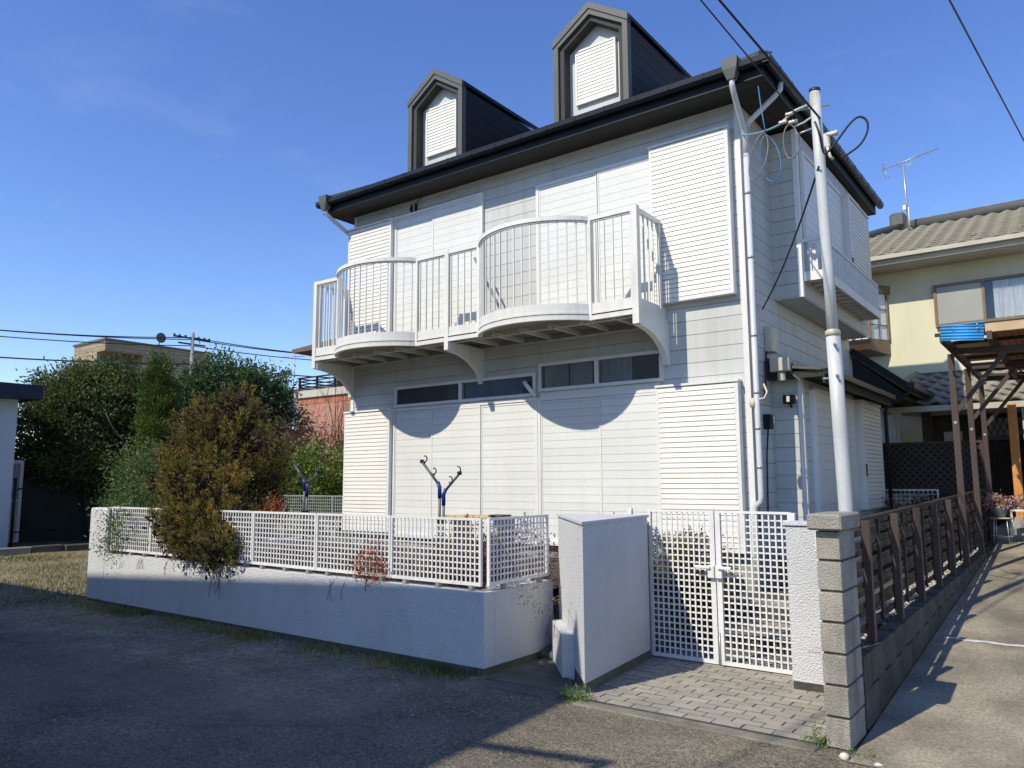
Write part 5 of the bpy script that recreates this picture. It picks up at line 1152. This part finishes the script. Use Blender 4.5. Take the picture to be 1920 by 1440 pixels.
plant('broadleaf_tree', (-20.2,13.2,0), 'glossy broadleaf tree between the cypress and the brick house', 'tree', [(-20.0,13.3,3.9,1.1,1.1,1.0),(-20.3,12.8,4.5,.75,.75,.6),(-19.55,13.9,4.1,.75,.75,.75),(-20.8,12.2,3.8,.8,.8,.7),(-20.0,13.3,2.6,1.3,1.3,.9),(-19.2,14.4,3.1,.6,.6,.6)], ML_BROAD, 800, 30000, .14, .06, stem=[(.09,1.7,2)], csig=.15, droop=.5, rough=.1)
plant('evergreen_tree', (-17.5,12.0,0), 'low dense evergreen filling behind the brown conifer', 'tree', [(-17.8,11.9,1.9,1.1,1.0,1.0),(-16.9,12.5,1.7,.9,.9,.9),(-18.8,11.3,1.8,.9,.9,.9),(-18.4,11.5,2.7,.7,.7,.5)], ML_OSM, 520, 18000, .11, .045, stem=[(.06,.8,3)], csig=.16)
plant('hedge_tree', (-21.0,12.6,0), 'dark undergrowth of shrubs below the rounded evergreen', 'shrub', [(-21.4,11.9,1.1,.9,1.0,1.0),(-20.6,13.0,1.2,.9,1.0,1.0),(-22.3,11.2,1.2,.6,.7,.7)], ML_OSM, 300, 9000, .11, .045, stem=[(.04,.6,3)], csig=.16)
plant('camellia_bush', (-13.2,10.8,.0), 'bright green rounded bush behind the green lattice fence', 'shrub', [(-13.2,10.85,1.55,.80,.65,.72),(-12.75,11.2,1.35,.6,.5,.6),(-13.75,10.5,1.5,.55,.5,.65)], ML_CAM, 520, 15000, .085, .042, stem=[(.03,1.0,4)], csig=.09, updir=.6)
plant('brown_shrub', (-14.7,12.0,.0), 'purple-brown winter shrub against the red brick wall', 'shrub', [(-14.9,11.9,2.2,.75,.6,.75),(-14.3,12.4,2.0,.6,.5,.8),(-15.4,11.5,2.0,.5,.5,.7),(-14.7,12.0,1.4,.9,.7,.6)], ML_PURP, 480, 9500, .07, .03, stem=[(.02,1.9,8)], csig=.10, share=.4)
bt = root('bare_tree', (-13.97,12.1,.3), 'bare leafless tree between the brick house and the white house', 'tree')
q = MB()
for k in range(5): branches(q, (-13.97+.03*k,12.1+.04*k,.3), (random.gauss(-.05,.10),random.gauss(-.05,.10),1), 1.75, .034, 3, .30, .42)
q.build('trunk', M_TWIG, bt)
# azaleas behind gate and fence
plant('azalea_hedge', (-3.62,7.35,.45), 'olive and orange azalea hedge just behind the lattice gate', 'shrub', [(-3.62,7.3,.72,.42,.42,.34),(-3.28,7.5,.70,.34,.34,.36),(-3.75,7.0,.55,.28,.3,.4),(-3.3,7.25,.52,.26,.3,.40)], ML_AZAL, 700, 22000, .036, .017, stem=[(.012,.2,5)], csig=.034, updir=.5, rough=.02, shell=(.6,1.0))
plant('azalea_bush', (-5.0,6.1,.58), 'dark reddish azalea bush inside the lattice corner', 'shrub', [(-5.05,6.1,.86,.42,.36,.26),(-4.65,6.35,.84,.30,.34,.26),(-4.6,5.75,.80,.26,.28,.2)], ML_PURP, 320, 8000, .034, .016, stem=[(.012,.2,4)], csig=.045, updir=.6)
plant('azalea_bush', (-4.15,7.2,.5), 'low grey-brown azalea in front of the right storm shutters', 'shrub', [(-4.2,7.3,.86,.36,.3,.28),(-3.9,7.0,.82,.25,.25,.25)], ML_DRY, 200, 5000, .034, .015, stem=[(.01,.18,4)], csig=.045)
plant('nandina', (-5.55,5.27,.62), 'small red-leaved nandina poking through the white lattice fence', 'shrub', [(-5.56,5.20,.83,.16,.09,.13),(-5.50,5.24,.74,.13,.08,.10)], ML_RED, 60, 900, .035, .012, stem=[(.004,.2,4)], csig=.035, depth=1)
plant('nandina', (-7.75,5.75,.6), 'red-leaved nandina beside the brown conifer behind the fence', 'shrub', [(-7.68,5.62,1.30,.09,.08,.08)], ML_RED, 30, 380, .04, .013, stem=[(.006,.35,2)], csig=.045, depth=1)
plant('dry_border_plants', (-6.6,5.9,.58), 'low dry border plants in the soil behind the lattice fence', 'plants', [(-7.4+.62*i+random.uniform(-.1,.1),5.75+.35*(i % 2),.70,.36,.3,.13+.05*(i % 3)) for i in range(5)], ML_DRY, 260, 6500, .07, .012, csig=.06, updir=1.1, share=.5, cname='leaves')
plant('wall_weed', (-3.70,5.42,.36), 'dry twiggy weed growing in the nook of the gate wall', 'weed', [(-3.70,5.40,.66,.09,.08,.16),(-3.85,5.38,.66,.10,.07,.06)], ML_DRY, 30, 260, .03, .009, stem=[(.003,.17,4)], csig=.03, depth=1, cname='leaves')
plant('weed', (-3.15,5.03,0), 'tuft of bright green weeds at the foot of the gate wall', 'weed', [(-3.15,5.02,.01,.10,.035,.025)], ML_WEED, 40, 600, .03, .007, csig=.03, updir=1.2, cname='leaves')
plant('weed', (-1.47,5.06,0), 'green weeds growing at the foot of the block pier', 'weed', [(-1.47,5.04,.05,.035,.04,.075),(-1.45,5.0,.015,.07,.035,.02),(-1.22,4.99,.008,.10,.03,.015)], ML_WEED, 60, 480, .017, .009, csig=.018, updir=.6, cname='leaves')
plant('yard_hedge', (-2.3,13.7,.6), 'dark low hedge in the shade behind the slat fence', 'shrub', [(-2.45,13.7,.95,.5,.35,.30),(-1.95,13.7,.95,.4,.35,.28)], ML_PURP, 220, 5000, .05, .022, csig=.06)
plant('pot_flowers', (-1.17,14.0,1.15), 'pink and white flowers growing in the glazed pot', 'flowers', [(-1.19,14.0,1.24,.15,.12,.07),(-1.05,14.0,1.20,.09,.1,.05)], ML_FLOW, 70, 900, .04, .028, csig=.03, cname='leaves')
plant('shelf_plant', (-.85,14.5,1.13), 'small flowering plant on the white plant stand', 'flowers', [(-.86,14.5,1.22,.12,.08,.09)], ML_FLOW, 40, 500, .04, .025, csig=.03, cname='leaves')
# grass and weeds along the wall foot and in the yard
def blades(n, sampler, h_, w_, m, name, label):
    P = np.array([sampler() for _ in range(n)]); D = norm(np.stack([rng.normal(size=n)*.4, rng.normal(size=n)*.4, np.ones(n)], 1)); V, Q = leaf_quads(P, D, h_, w_, .1)
    me = fast_mesh(name, V, Q, m); o = bpy.data.objects.new(name, me); COL.objects.link(o); o['kind'] = 'stuff'; o['label'] = label; o['category'] = 'grass'; return o
def s_wall():
    x = random.uniform(-11.4,-4.2); d = abs(random.gauss(0,.16)); k = math.sin(x*2.3)+math.sin(x*5.1+1)
    while k+random.uniform(-1.2,1.6) < 0: x = random.uniform(-11.4,-4.2); k = math.sin(x*2.3)+math.sin(x*5.1+1)
    return (x, 5.17-d, 0)
blades(6000, s_wall, .055, .009, ML_GRASS, 'wall_foot_grass', 'green grass and moss along the foot of the low wall')
def s_yard():
    while True:
        x = random.uniform(-19.5,-11.15); y = random.uniform(4.2,9.0)
        if math.sin(x*1.7+y)*math.sin(y*2.1-x*.6)+random.uniform(-.8,.9) > -.15: return (x, y, .0)
blades(13000, s_yard, .07, .010, ML_GRASS, 'yard_grass', 'patchy dry grass in the yard left of the low wall')
# loose gravel
def stones(n, sampler, smin, smax, m, name, label, z=0.0):
    oc = np.array([(1,0,0),(0,1,0),(-1,0,0),(0,-1,0),(0,0,.7),(0,0,-.7)], float); V = np.zeros((n,6,3)); F = []
    tri = [(0,1,4),(1,2,4),(2,3,4),(3,0,4),(1,0,5),(2,1,5),(3,2,5),(0,3,5)]
    for i in range(n):
        p = sampler(); s_ = smin*(smax/smin)**(random.random()**2.2); a = random.uniform(0,6.28); ca, sa = math.cos(a), math.sin(a)
        q = oc*np.array([s_*random.uniform(.7,1.3), s_*random.uniform(.6,1.1), s_*random.uniform(.5,.9)])*rng.uniform(.75,1.2,(6,1)); V[i] = np.stack([q[:,0]*ca-q[:,1]*sa, q[:,0]*sa+q[:,1]*ca, q[:,2]], 1)+np.array(p)+np.array([0,0,s_*.25+z])
        F += [(6*i+a_,6*i+b_,6*i+c_) for a_,b_,c_ in tri]
    me = bpy.data.meshes.new(name); me.from_pydata(V.reshape(-1,3).tolist(), [], F); me.materials.append(m); o = bpy.data.objects.new(name, me); COL.objects.link(o)
    o['kind'] = 'stuff'; o['label'] = label; o['category'] = 'gravel'; return o
stones(5200, lambda: (random.uniform(-14,-3.4), 5.15-abs(random.gauss(0,.75)), 0), .004, .019, M_GRAVEL, 'loose_gravel', 'loose gravel scattered on the tarmac before the low wall')
stones(3000, lambda: (random.uniform(-9,-.6), random.uniform(2.4,4.9), 0), .003, .011, M_GRAVEL, 'grit', 'fine grit on the tarmac in front of the gate')
stones(3200, lambda: (random.uniform(-19,-11.2), random.uniform(4.6,8.4), 0), .008, .03, M_GRAVEL, 'yard_gravel', 'gravel in the sunlit yard left of the wall')
stones(2200, lambda: ((lambda y: (-1.50+random.uniform(-.12,.10), y, wt(y)-.03))(random.uniform(5.5,14.6))), .008, .022, M_STONE, 'pebble_strip', 'pale pebbles along the foot of the slat fence')
def rock(name, c, r_, m, label, cat='stone'):
    bm = bmesh.new(); bmesh.ops.create_icosphere(bm, subdivisions=2, radius=1)
    for v in bm.verts:
        k = 1+.30*math.sin(v.co.x*3+c[0]*9)+.2*math.sin(v.co.y*4+c[1]*7)+random.uniform(-.16,.16); v.co = Vector((v.co.x*r_[0]*k+c[0], v.co.y*r_[1]*k+c[1], v.co.z*r_[2]*k+c[2]))
    q = MB(); bm.verts.index_update(); q.add([v.co[:] for v in bm.verts], [[v.index for v in f.verts] for f in bm.faces], True); bm.free(); return tag(q.build(name, m), label, cat)
rock('white_stone', (-1.275,4.925,.010), (.036,.026,.017), M_STONEW, 'white stone lying at the foot of the block pier')
rock('white_stone', (-4.02,6.02,.045), (.05,.04,.04), M_STONEW, 'white broken stone in the corner behind the drain slab')
rock('white_stone', (-1.08,4.90,.008), (.026,.016,.009), M_STONEW, 'flat pale chip on the tarmac right of the block pier')
rock('dirt_clod', (-3.95,5.72,.03), (.03,.025,.02), M_CONC, 'small grey pebble lying on the dark drain slab')
rock('dirt_clod', (-4.12,6.05,.04), (.09,.07,.06), M_SOIL, 'heap of dark dirt in the nook beside the low wall')
# ------------------------------------------------------------------ left yard: shed, kerb, screens
SD = root('white_shed', (-24.2, 5.7, 0), 'white outbuilding with dark navy roof at the edge of the yard', 'shed')
q = MB(); q.box(-27.2,-21.18,3.4,7.97,0,3.67); q.build('wall', M_SHEDW, SD)
CL = unit_box('cladding_board', M_SHEDW)
for i in range(10): pbox('cladding_board', CL, -21.178, -21.165, 3.42+i*.455, 3.865+i*.455, .05, 3.66, SD)
q = MB(); q.box(-27.6,-20.75,3.0,8.35,3.67,4.02); q.build('roof', M_NAVY, SD)
kb = root('kerb', (-19.6, 8.5, 0), 'old mossy concrete kerb stones at the back of the yard', 'kerb')
for i in range(9):
    q = MB(); y = 5.0+i*.72; q.bbox(-19.75+.05*math.sin(i*3),-19.58+.05*math.sin(i*3),y,y+.70,-.03,.16+.015*math.sin(i*5),.02); q.build('kerb_stone', M_CONCD if i % 3 else M_CONC, kb)
SC = root('sheet_shade_screen', (-22.6, 10.5, 0), 'dark corrugated sheet screen, lengthened to stand in for shade under the trees', 'fence')
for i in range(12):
    t0 = i/12; a = (-23.7+t0*2.6, 8.7+t0*6.0); b = (-23.7+(t0+1/12)*2.6, 8.7+(t0+1/12)*6.0); q = MB(); q.beam((*a,1.1),(*b,1.1),.04,2.25); q.build('sheet', M_TEALP, SC)  # first sheets are the screen; later ones are added dark for tree shade
DR = root('sliding_door', (-22.35, 8.45, 0), 'white framed old sliding door leaning beside the shed', 'door')
q = MB(); q.box(-22.42,-22.36,8.02,8.66,.1,.16); q.box(-22.42,-22.36,8.02,8.66,2.12,2.2); q.box(-22.42,-22.36,8.58,8.66,.16,2.12); q.box(-22.42,-22.36,8.02,8.08,.16,2.12); q.box(-22.42,-22.36,8.08,8.58,1.14,1.2); q.build('frame', M_TRIM, DR)
q = MB(); V = []; F = []
for k in range(25): yy = 8.08+.5*k/24; V += [(-22.40+.015*math.sin(k*1.3),yy,1.2),(-22.40+.02*math.sin(k*1.3+.5),yy,2.12)]
for k in range(24): F.append((2*k,2*k+2,2*k+3,2*k+1))
q.add(V, F, True); q.build('plastic_sheet', M_CURT, DR); q = MB(); q.box(-22.41,-22.38,8.08,8.58,.16,1.14); q.build('panel', M_EAVE, DR)
IG = root('iron_gate', (-21.6, 8.6, 0), 'black iron gate frame standing open in front of the sliding door', 'gate')
q = MB(); q.tube([(-21.6,8.2,0),(-21.6,8.2,1.75)], .035, 8); q.build('post', M_BLACK, IG)
q = MB(); q.tube([(-21.6,8.25,1.45),(-21.6,8.42,1.5),(-21.62,8.5,1.72),(-21.75,9.3,1.74)], .022, 6); q.tube([(-21.6,8.42,.35),(-21.6,8.42,1.5)], .02, 6); q.tube([(-21.6,8.25,.40),(-21.75,9.3,.40)], .02, 6); q.tube([(-21.62,8.45,1.0),(-21.75,9.3,1.0)], .015, 6); q.build('leaf_frame', M_BLACK, IG)
for x, y in ((-22.2,11.4),(-21.6,11.9),(-22.6,10.9),(-21.2,12.4)):
    q = MB(); q.tube([(x,y,-.05),(x+.05,y+.04,1.0),(x+.1,y-.05,2.4)], [.05,.045,.035], 7); tag(q.build('tree_trunk', M_BARK), 'slim dark trunk in the shade below the evergreens', 'tree trunk', 'slim trunks under the evergreens')

# ------------------------------------------------------------------ far buildings and street pole
TB = root('tan_building', (-61, 30.5, 0), 'flat-roofed tan tiled apartment block rising behind the trees', 'building')
def brickmat(name, c1, c2, mort, sx, sy, ms=.02):
    m = bpy.data.materials.new(name); m.use_nodes = True; N_ = m.node_tree.nodes; L = m.node_tree.links; b = N_['Principled BSDF']; b.inputs['Roughness'].default_value = .9
    tc_ = N_.new('ShaderNodeTexCoord'); sp = N_.new('ShaderNodeSeparateXYZ'); L.new(tc_.outputs['Object'], sp.inputs[0]); ad = N_.new('ShaderNodeMath'); L.new(sp.outputs[0], ad.inputs[0]); L.new(sp.outputs[1], ad.inputs[1])
    cb_ = N_.new('ShaderNodeCombineXYZ'); L.new(ad.outputs[0], cb_.inputs[0]); L.new(sp.outputs[2], cb_.inputs[1])
    br = N_.new('ShaderNodeTexBrick'); L.new(cb_.outputs[0], br.inputs['Vector']); br.inputs['Scale'].default_value = 1; br.inputs['Brick Width'].default_value = sx; br.inputs['Row Height'].default_value = sy; br.inputs['Mortar Size'].default_value = ms
    br.inputs['Color1'].default_value = (*c1,1); br.inputs['Color2'].default_value = (*c2,1); br.inputs['Mortar'].default_value = (*mort,1); L.new(br.outputs[0], b.inputs['Base Color'])
    bp = N_.new('ShaderNodeBump'); bp.inputs['Strength'].default_value = .4; bp.inputs['Distance'].default_value = .02; L.new(br.outputs['Fac'], bp.inputs['Height']); bp.invert = True; L.new(bp.outputs[0], b.inputs['Normal']); return m
M_TANB = brickmat('tan_tiling', (.36,.29,.19), (.27,.215,.14), (.19,.155,.105), 1.1, .26, .025)
q = MB(); q.box(-61,-56.2,29.3,34.7,0,11.85); q.box(-61,-57.4,26.5,29.3,0,11.85); q.box(-57.4,-56.2,26.5,29.3,0,8.6); q.box(-57.4,-56.2,26.5,29.3,11.1,11.85); q.build('wall', M_TANB, TB)
q = MB(); q.box(-61.1,-56.1,26.4,34.8,11.85,12.0); q.build('parapet', M_GREYTRIM, TB)
q = MB(); q.box(-57.39,-57.3,27.0,28.9,8.7,10.9); q.build('window', M_INT, TB)
q = MB(); q.box(-56.3,-56.19,26.5,29.3,8.6,9.5); q.build('balcony_wall', M_TANB, TB)
SDh = root('satellite_dish', (-57.2, 31.0, 12.0), 'grey satellite dish on the tan apartment block', 'satellite dish')
q = MB(); q.lathe([(0,-.08),(.22,-.055),(.38,.0),(.40,.015),(.22,-.03),(0,-.055)], (-56.9,31.0,12.75), 20, 'x'); q.build('dish', M_GREYTRIM, SDh)
q = MB(); q.tube([(-57.15,31.0,11.95),(-57.15,31.0,12.7),(-57.0,31.0,12.75)], .05, 8); q.build('mast', M_STEEL, SDh)
UP = root('utility_pole', (-49.9, 29.5, 0), 'distant utility pole with cross-arm and insulators beside the tan block', 'utility pole')
q = MB(); q.tube([(-49.9,29.5,0),(-49.9,29.5,12.1)], [.17,.11], 10); q.build('mast', M_CONC, UP)
q = MB(); q.beam((-50.3,28.3,11.75),(-49.5,30.6,11.6),.1,.1); q.beam((-50.2,28.6,11.3),(-49.6,30.3,11.2),.1,.1); q.build('crossarm', M_DARK, UP)
for t in (.02,.16,.32,.68,.84,.97):
    q = MB(); q.lathe([(0,-.12),(.09,-.1),(.06,0),(.09,.1),(0,.12)], (-50.3+.8*t,28.3+2.3*t,11.8-.15*t), 8); q.build('insulator', M_DARK, UP)
for k, (dz, s_) in enumerate(((0,.5),(.14,.6),(-.45,.5))):
    cable('street_wire', sag((-49.9,29.5,11.6+dz),(-60,8,11.9+dz*.7),s_,24), .035, M_BLACK, ('middle','topmost','lowest')[k]+' of the thin street wires running left from the distant utility pole', 'wire', 'street wires left of the far pole')
    cable('street_wire', sag((-49.9,29.5,11.6+dz),(-38,52,12.4+dz*.7),s_+.4,24), .035, M_BLACK, ('middle','topmost','lowest')[k]+' of the thin street wires running right from the distant utility pole', 'wire', 'street wires right of the far pole')
cable('street_wire', sag((-49.9,29.5,9.85),(-60,8,10.0),.4,24), .05, M_BLACK, 'thick low street cable running left behind the evergreen', 'wire', 'low street cables')
cable('street_wire', sag((-49.9,29.5,9.85),(-38,52,10.4),.7,24), .05, M_BLACK, 'thick low street cable running right behind the broadleaf tree', 'wire', 'low street cables')
# red brick house
RB = root('brick_house', (-21, 22, 0), 'red brick house with black roof terrace railing behind the garden', 'house')
M_RB = brickmat('brick_courses', (.46,.20,.125), (.36,.14,.085), (.36,.27,.22), .23, .082, .010)
q = MB(); q.box(-26.1,-14,20.2,26,0,4.95); q.build('wall', M_RB, RB)
SO = unit_box('soldier_brick', M_REDB)
for i in range(30): pbox('soldier_brick', SO, -26.1+i*.115, -26.1+i*.115+.10, 20.185, 20.25, 4.76, 5.02, RB)
q = MB(); q.box(-26.08,-14,20.21,26,4.95,5.03); q.build('mortar_band', M_MORTAR, RB)
q = MB(); q.box(-26.2,-14,20.1,26.1,5.03,5.32); q.build('coping', M_EAVE, RB)
q = MB(); q.box(-25.3,-14,21.6,26,5.32,7.3); q.build('upper_wall', M_DARK, RB)
LV = unit_box('louvre_board', M_DARK)
for i in range(14): pbox('louvre_board', LV, -25.3, -20, 21.55, 21.6, 5.4+i*.13, 5.49+i*.13, RB)
for i in range(14): pbox('louvre_board', LV, -25.35, -25.3, 21.6, 25, 5.4+i*.13, 5.49+i*.13, RB)
q = MB(); q.add([(-27.1,20.6,7.25),(-14,20.6,7.25),(-14,24,8.6),(-25,24,8.6),(-27.1,20.6,7.1),(-14,20.6,7.1),(-14,24,8.4),(-25,24,8.4),(-27.1,27,7.1),(-27.1,27,7.25)], [(0,1,2,3),(4,7,6,5),(0,4,5,1),(3,9,0),(9,8,4,0),(8,7,4)]); q.build('roof', mat('brown_roof', (.13,.085,.06), .7), RB)
RLS = unit_box('rail', M_DARK)
for z in (5.45,5.58,5.72): pbox('rail', RLS, -26.15,-20,20.25,20.29,z,z+.045,RB)
pbox('rail', RLS, -26.18,-20,20.22,20.30,5.85,5.90,RB)
for i in range(6): pbox('rail_post', RLS, -26.1+i*1.1,-26.02+i*1.1,20.23,20.30,5.32,5.86,RB)
for z in (5.45,5.58,5.72,5.85): pbox('rail', RLS, -26.15,-26.11,20.3,24,z,z+.045,RB)
q = MB(); q.box(-27.0,-26.12,20.0,21.5,3.3,3.45); q.build('awning', M_GREYTRIM, RB)
GH = root('slate_roof_house', (-38, 29, 0), 'distant white house with grey slate roof left of the brick house', 'house')
q = MB(); q.box(-42,-34,27,33,0,5.4); q.build('wall', M_SHEDW, GH)
q = MB(); q.add([(-42.6,26.4,5.3),(-33.4,26.4,5.3),(-35.5,30,7.3),(-40.5,30,7.3),(-42.6,33.6,5.3),(-33.4,33.6,5.3)], [(0,1,2,3),(1,5,2),(5,4,3,2),(4,0,3),(4,5,1,0)]); q.build('roof', M_GREYR, GH)
for i in range(8):
    q = MB(); t = (i+.5)/8; q.box(-42.6+2.1*t,-33.4-2.1*t,26.4+3.6*t-.03,26.4+3.6*t+.03,5.3+2*t,5.3+2*t+.05); q.build('roof_batten', M_GREYR, GH)
A2 = root('tv_aerial', (-39.7,30.4,7.3), 'distant TV aerial above the slate roof house', 'antenna')
q = MB(); q.tube([(-39.7,30.4,7.0),(-39.7,30.4,9.6)], .035, 6); q.build('mast', M_STEEL, A2)
q = MB(); q.tube([(-40.2,30.0,9.45),(-39.3,30.8,9.5)], .02, 5); q.build('boom', M_STEEL, A2)
for i in range(6):
    q = MB(); t = i/5; x, y = -40.2+.9*t, 30.0+.8*t; q.tube([(x-.25,y+.25,9.46),(x+.25,y-.25,9.46)], .012, 5); q.build('element', M_STEEL, A2)

# ------------------------------------------------------------------ the house across the lane, behind the photographer; it shades the tarmac
OH = root('lane_house', (-13, -5.5, 0), 'two-storey house across the lane whose shadow falls on the tarmac', 'house')
def rot(p): a = R(2.9); x, y = p[0]+12.6, p[1]+1.0; return (-12.6+x*math.cos(a)-y*math.sin(a), -1.0+x*math.sin(a)+y*math.cos(a))
def rbox(m, x0, x1, y0, y1, z0, z1):
    c = [rot(p) for p in ((x0,y0),(x1,y0),(x1,y1),(x0,y1))]; return m.prism(c, 'z', z0, z1)
q = MB(); rbox(q,-24,-5.7,-10,-1.6,0,6.75); q.build('wall', M_EAVE, OH)
q = MB(); rbox(q,-24.6,-5.05,-10.6,-1.0,6.75,6.90); OR = q.build('roof', M_GREYR, OH)
q = MB(); c = [rot(p) for p in ((-24.6,-10.6),(-5.05,-10.6),(-5.05,-1.0),(-24.6,-1.0))]; rgd = [rot((-20,-5.8)), rot((-9.6,-5.8))]
q.add([(*p,6.902) for p in c]+[(*rgd[0],8.6),(*rgd[1],8.6)], [(0,1,5,4),(1,2,5),(2,3,4,5),(3,0,4),(3,2,1,0)]); q.build('roof_slope', M_GREYR, OH)
for (x0, x1, z0, z1) in ((-20,-17,.8,2.6),(-14,-11,.8,2.6),(-9,-7,.8,2.6),(-20,-17.5,3.9,5.4),(-13,-10.5,3.9,5.4)):
    q = MB(); rbox(q,x0,x1,-1.598,-1.55,z0,z1); wn_ = q.build('window', M_BRONZE, OH); q = MB(); rbox(q,x0+.06,x1-.06,-1.549,-1.54,z0+.06,z1-.06); q.build('pane', M_INT, wn_)
q = MB(); q.beam((-5.6,-1.40,5.30),(-3.72,-.97,5.30),.06,.07); q.beam((-3.74,-.97,5.30),(-3.95,-2.3,5.30),.06,.07); q.beam((-3.95,-2.3,5.30),(-5.6,-2.6,5.30),.06,.07); q.beam((-5.6,-1.42,4.60),(-3.74,-.99,4.60),.05,.06)  # unseen rails, invented to cast the thin bar shadows on the tarmac
for (x, y) in ((-3.74,-.98),(-4.6,-1.17),(-3.95,-2.3)): q.beam((x,y,4.2),(x,y,5.30),.05,.05)
q.build('shadow_rail', M_DARK, OH); q = MB(); rbox(q,-5.7,-3.9,-2.5,-1.2,4.10,4.20); 
q.build('shadow_rail_floor', M_EAVE, OH)  # unseen slab added under the invented rails
# seams in the old tarmac
q = MB()
for (a, b) in (((-7.6,2.9),(-5.2,4.35)),((-5.6,2.55),(-3.9,3.75))):
    n = 26; V = []; F = []
    for i in range(n+1):
        t = i/n; x = a[0]+(b[0]-a[0])*t+.006*math.sin(i*2.3); y = a[1]+(b[1]-a[1])*t+.006*math.sin(i*1.7); w_ = .0035+.002*math.sin(i*3.1); V += [(x,y-w_,.004),(x,y+w_,.004)]
    for i in range(n): F.append((2*i,2*i+2,2*i+3,2*i+1))
    q.add(V, F)
q.build('tarmac_seam', M_CONCD, kind='structure')

# thin dry tendrils hanging over the wall, a hose and a rag on its top
for k, (x, n_, dr) in enumerate(((-9.75,3,.16),(-9.05,3,.14),(-8.02,5,.34),(-6.0,3,.26))):
    dv = root('dry_vine', (x, 5.17, .6), ('short dry tendrils on the low wall near the end pillar','dry tendrils hanging left of the conifer spill','long dry tendrils hanging below the brown conifer','dry tendrils on the low wall below the third lattice panel')[k], 'vine')
    for j in range(n_):
        q = MB(); x0 = x+random.uniform(-.12,.12); d_ = dr*random.uniform(.6,1.2); sx = random.uniform(-.10,.10)
        q.tube([(x0,5.24,.70),(x0+.02,5.19,.685),(x0+sx*.4,5.170,.66-d_*.3),(x0+sx*.8+random.uniform(-.02,.02),5.168,.66-d_*.7),(x0+sx,5.168,.66-d_)], .0028, 4); q.build('tendril', M_TWIG, dv)
cable('garden_hose', smooth([(-4.24,5.42,.69),(-4.22,5.55,.70),(-4.25,5.68,.685),(-4.21,5.80,.70),(-4.24,5.93,.69),(-4.22,6.05,.75)]), .010, M_TRIM, 'white hose lying on top of the return wall under the lattice', 'hose')
rock('rag', (-4.24,5.36,.70), (.04,.05,.035), M_TRIM, 'white rag bundled on the wall corner behind the lattice', 'cloth')

LP = root('utility_pole', (-4.45, -6.05, 0), 'grey concrete utility pole across the lane carrying the power cables', 'utility pole')
q = MB(); q.tube([(-4.45,-6.05,0),(-4.45,-6.05,9.5)], [.15,.10], 14); q.build('mast', M_CONC, LP)
q = MB(); q.beam((-4.9,-5.95,9.05),(-4.0,-5.85,9.05),.08,.08); q.build('crossarm', M_STEEL, LP)
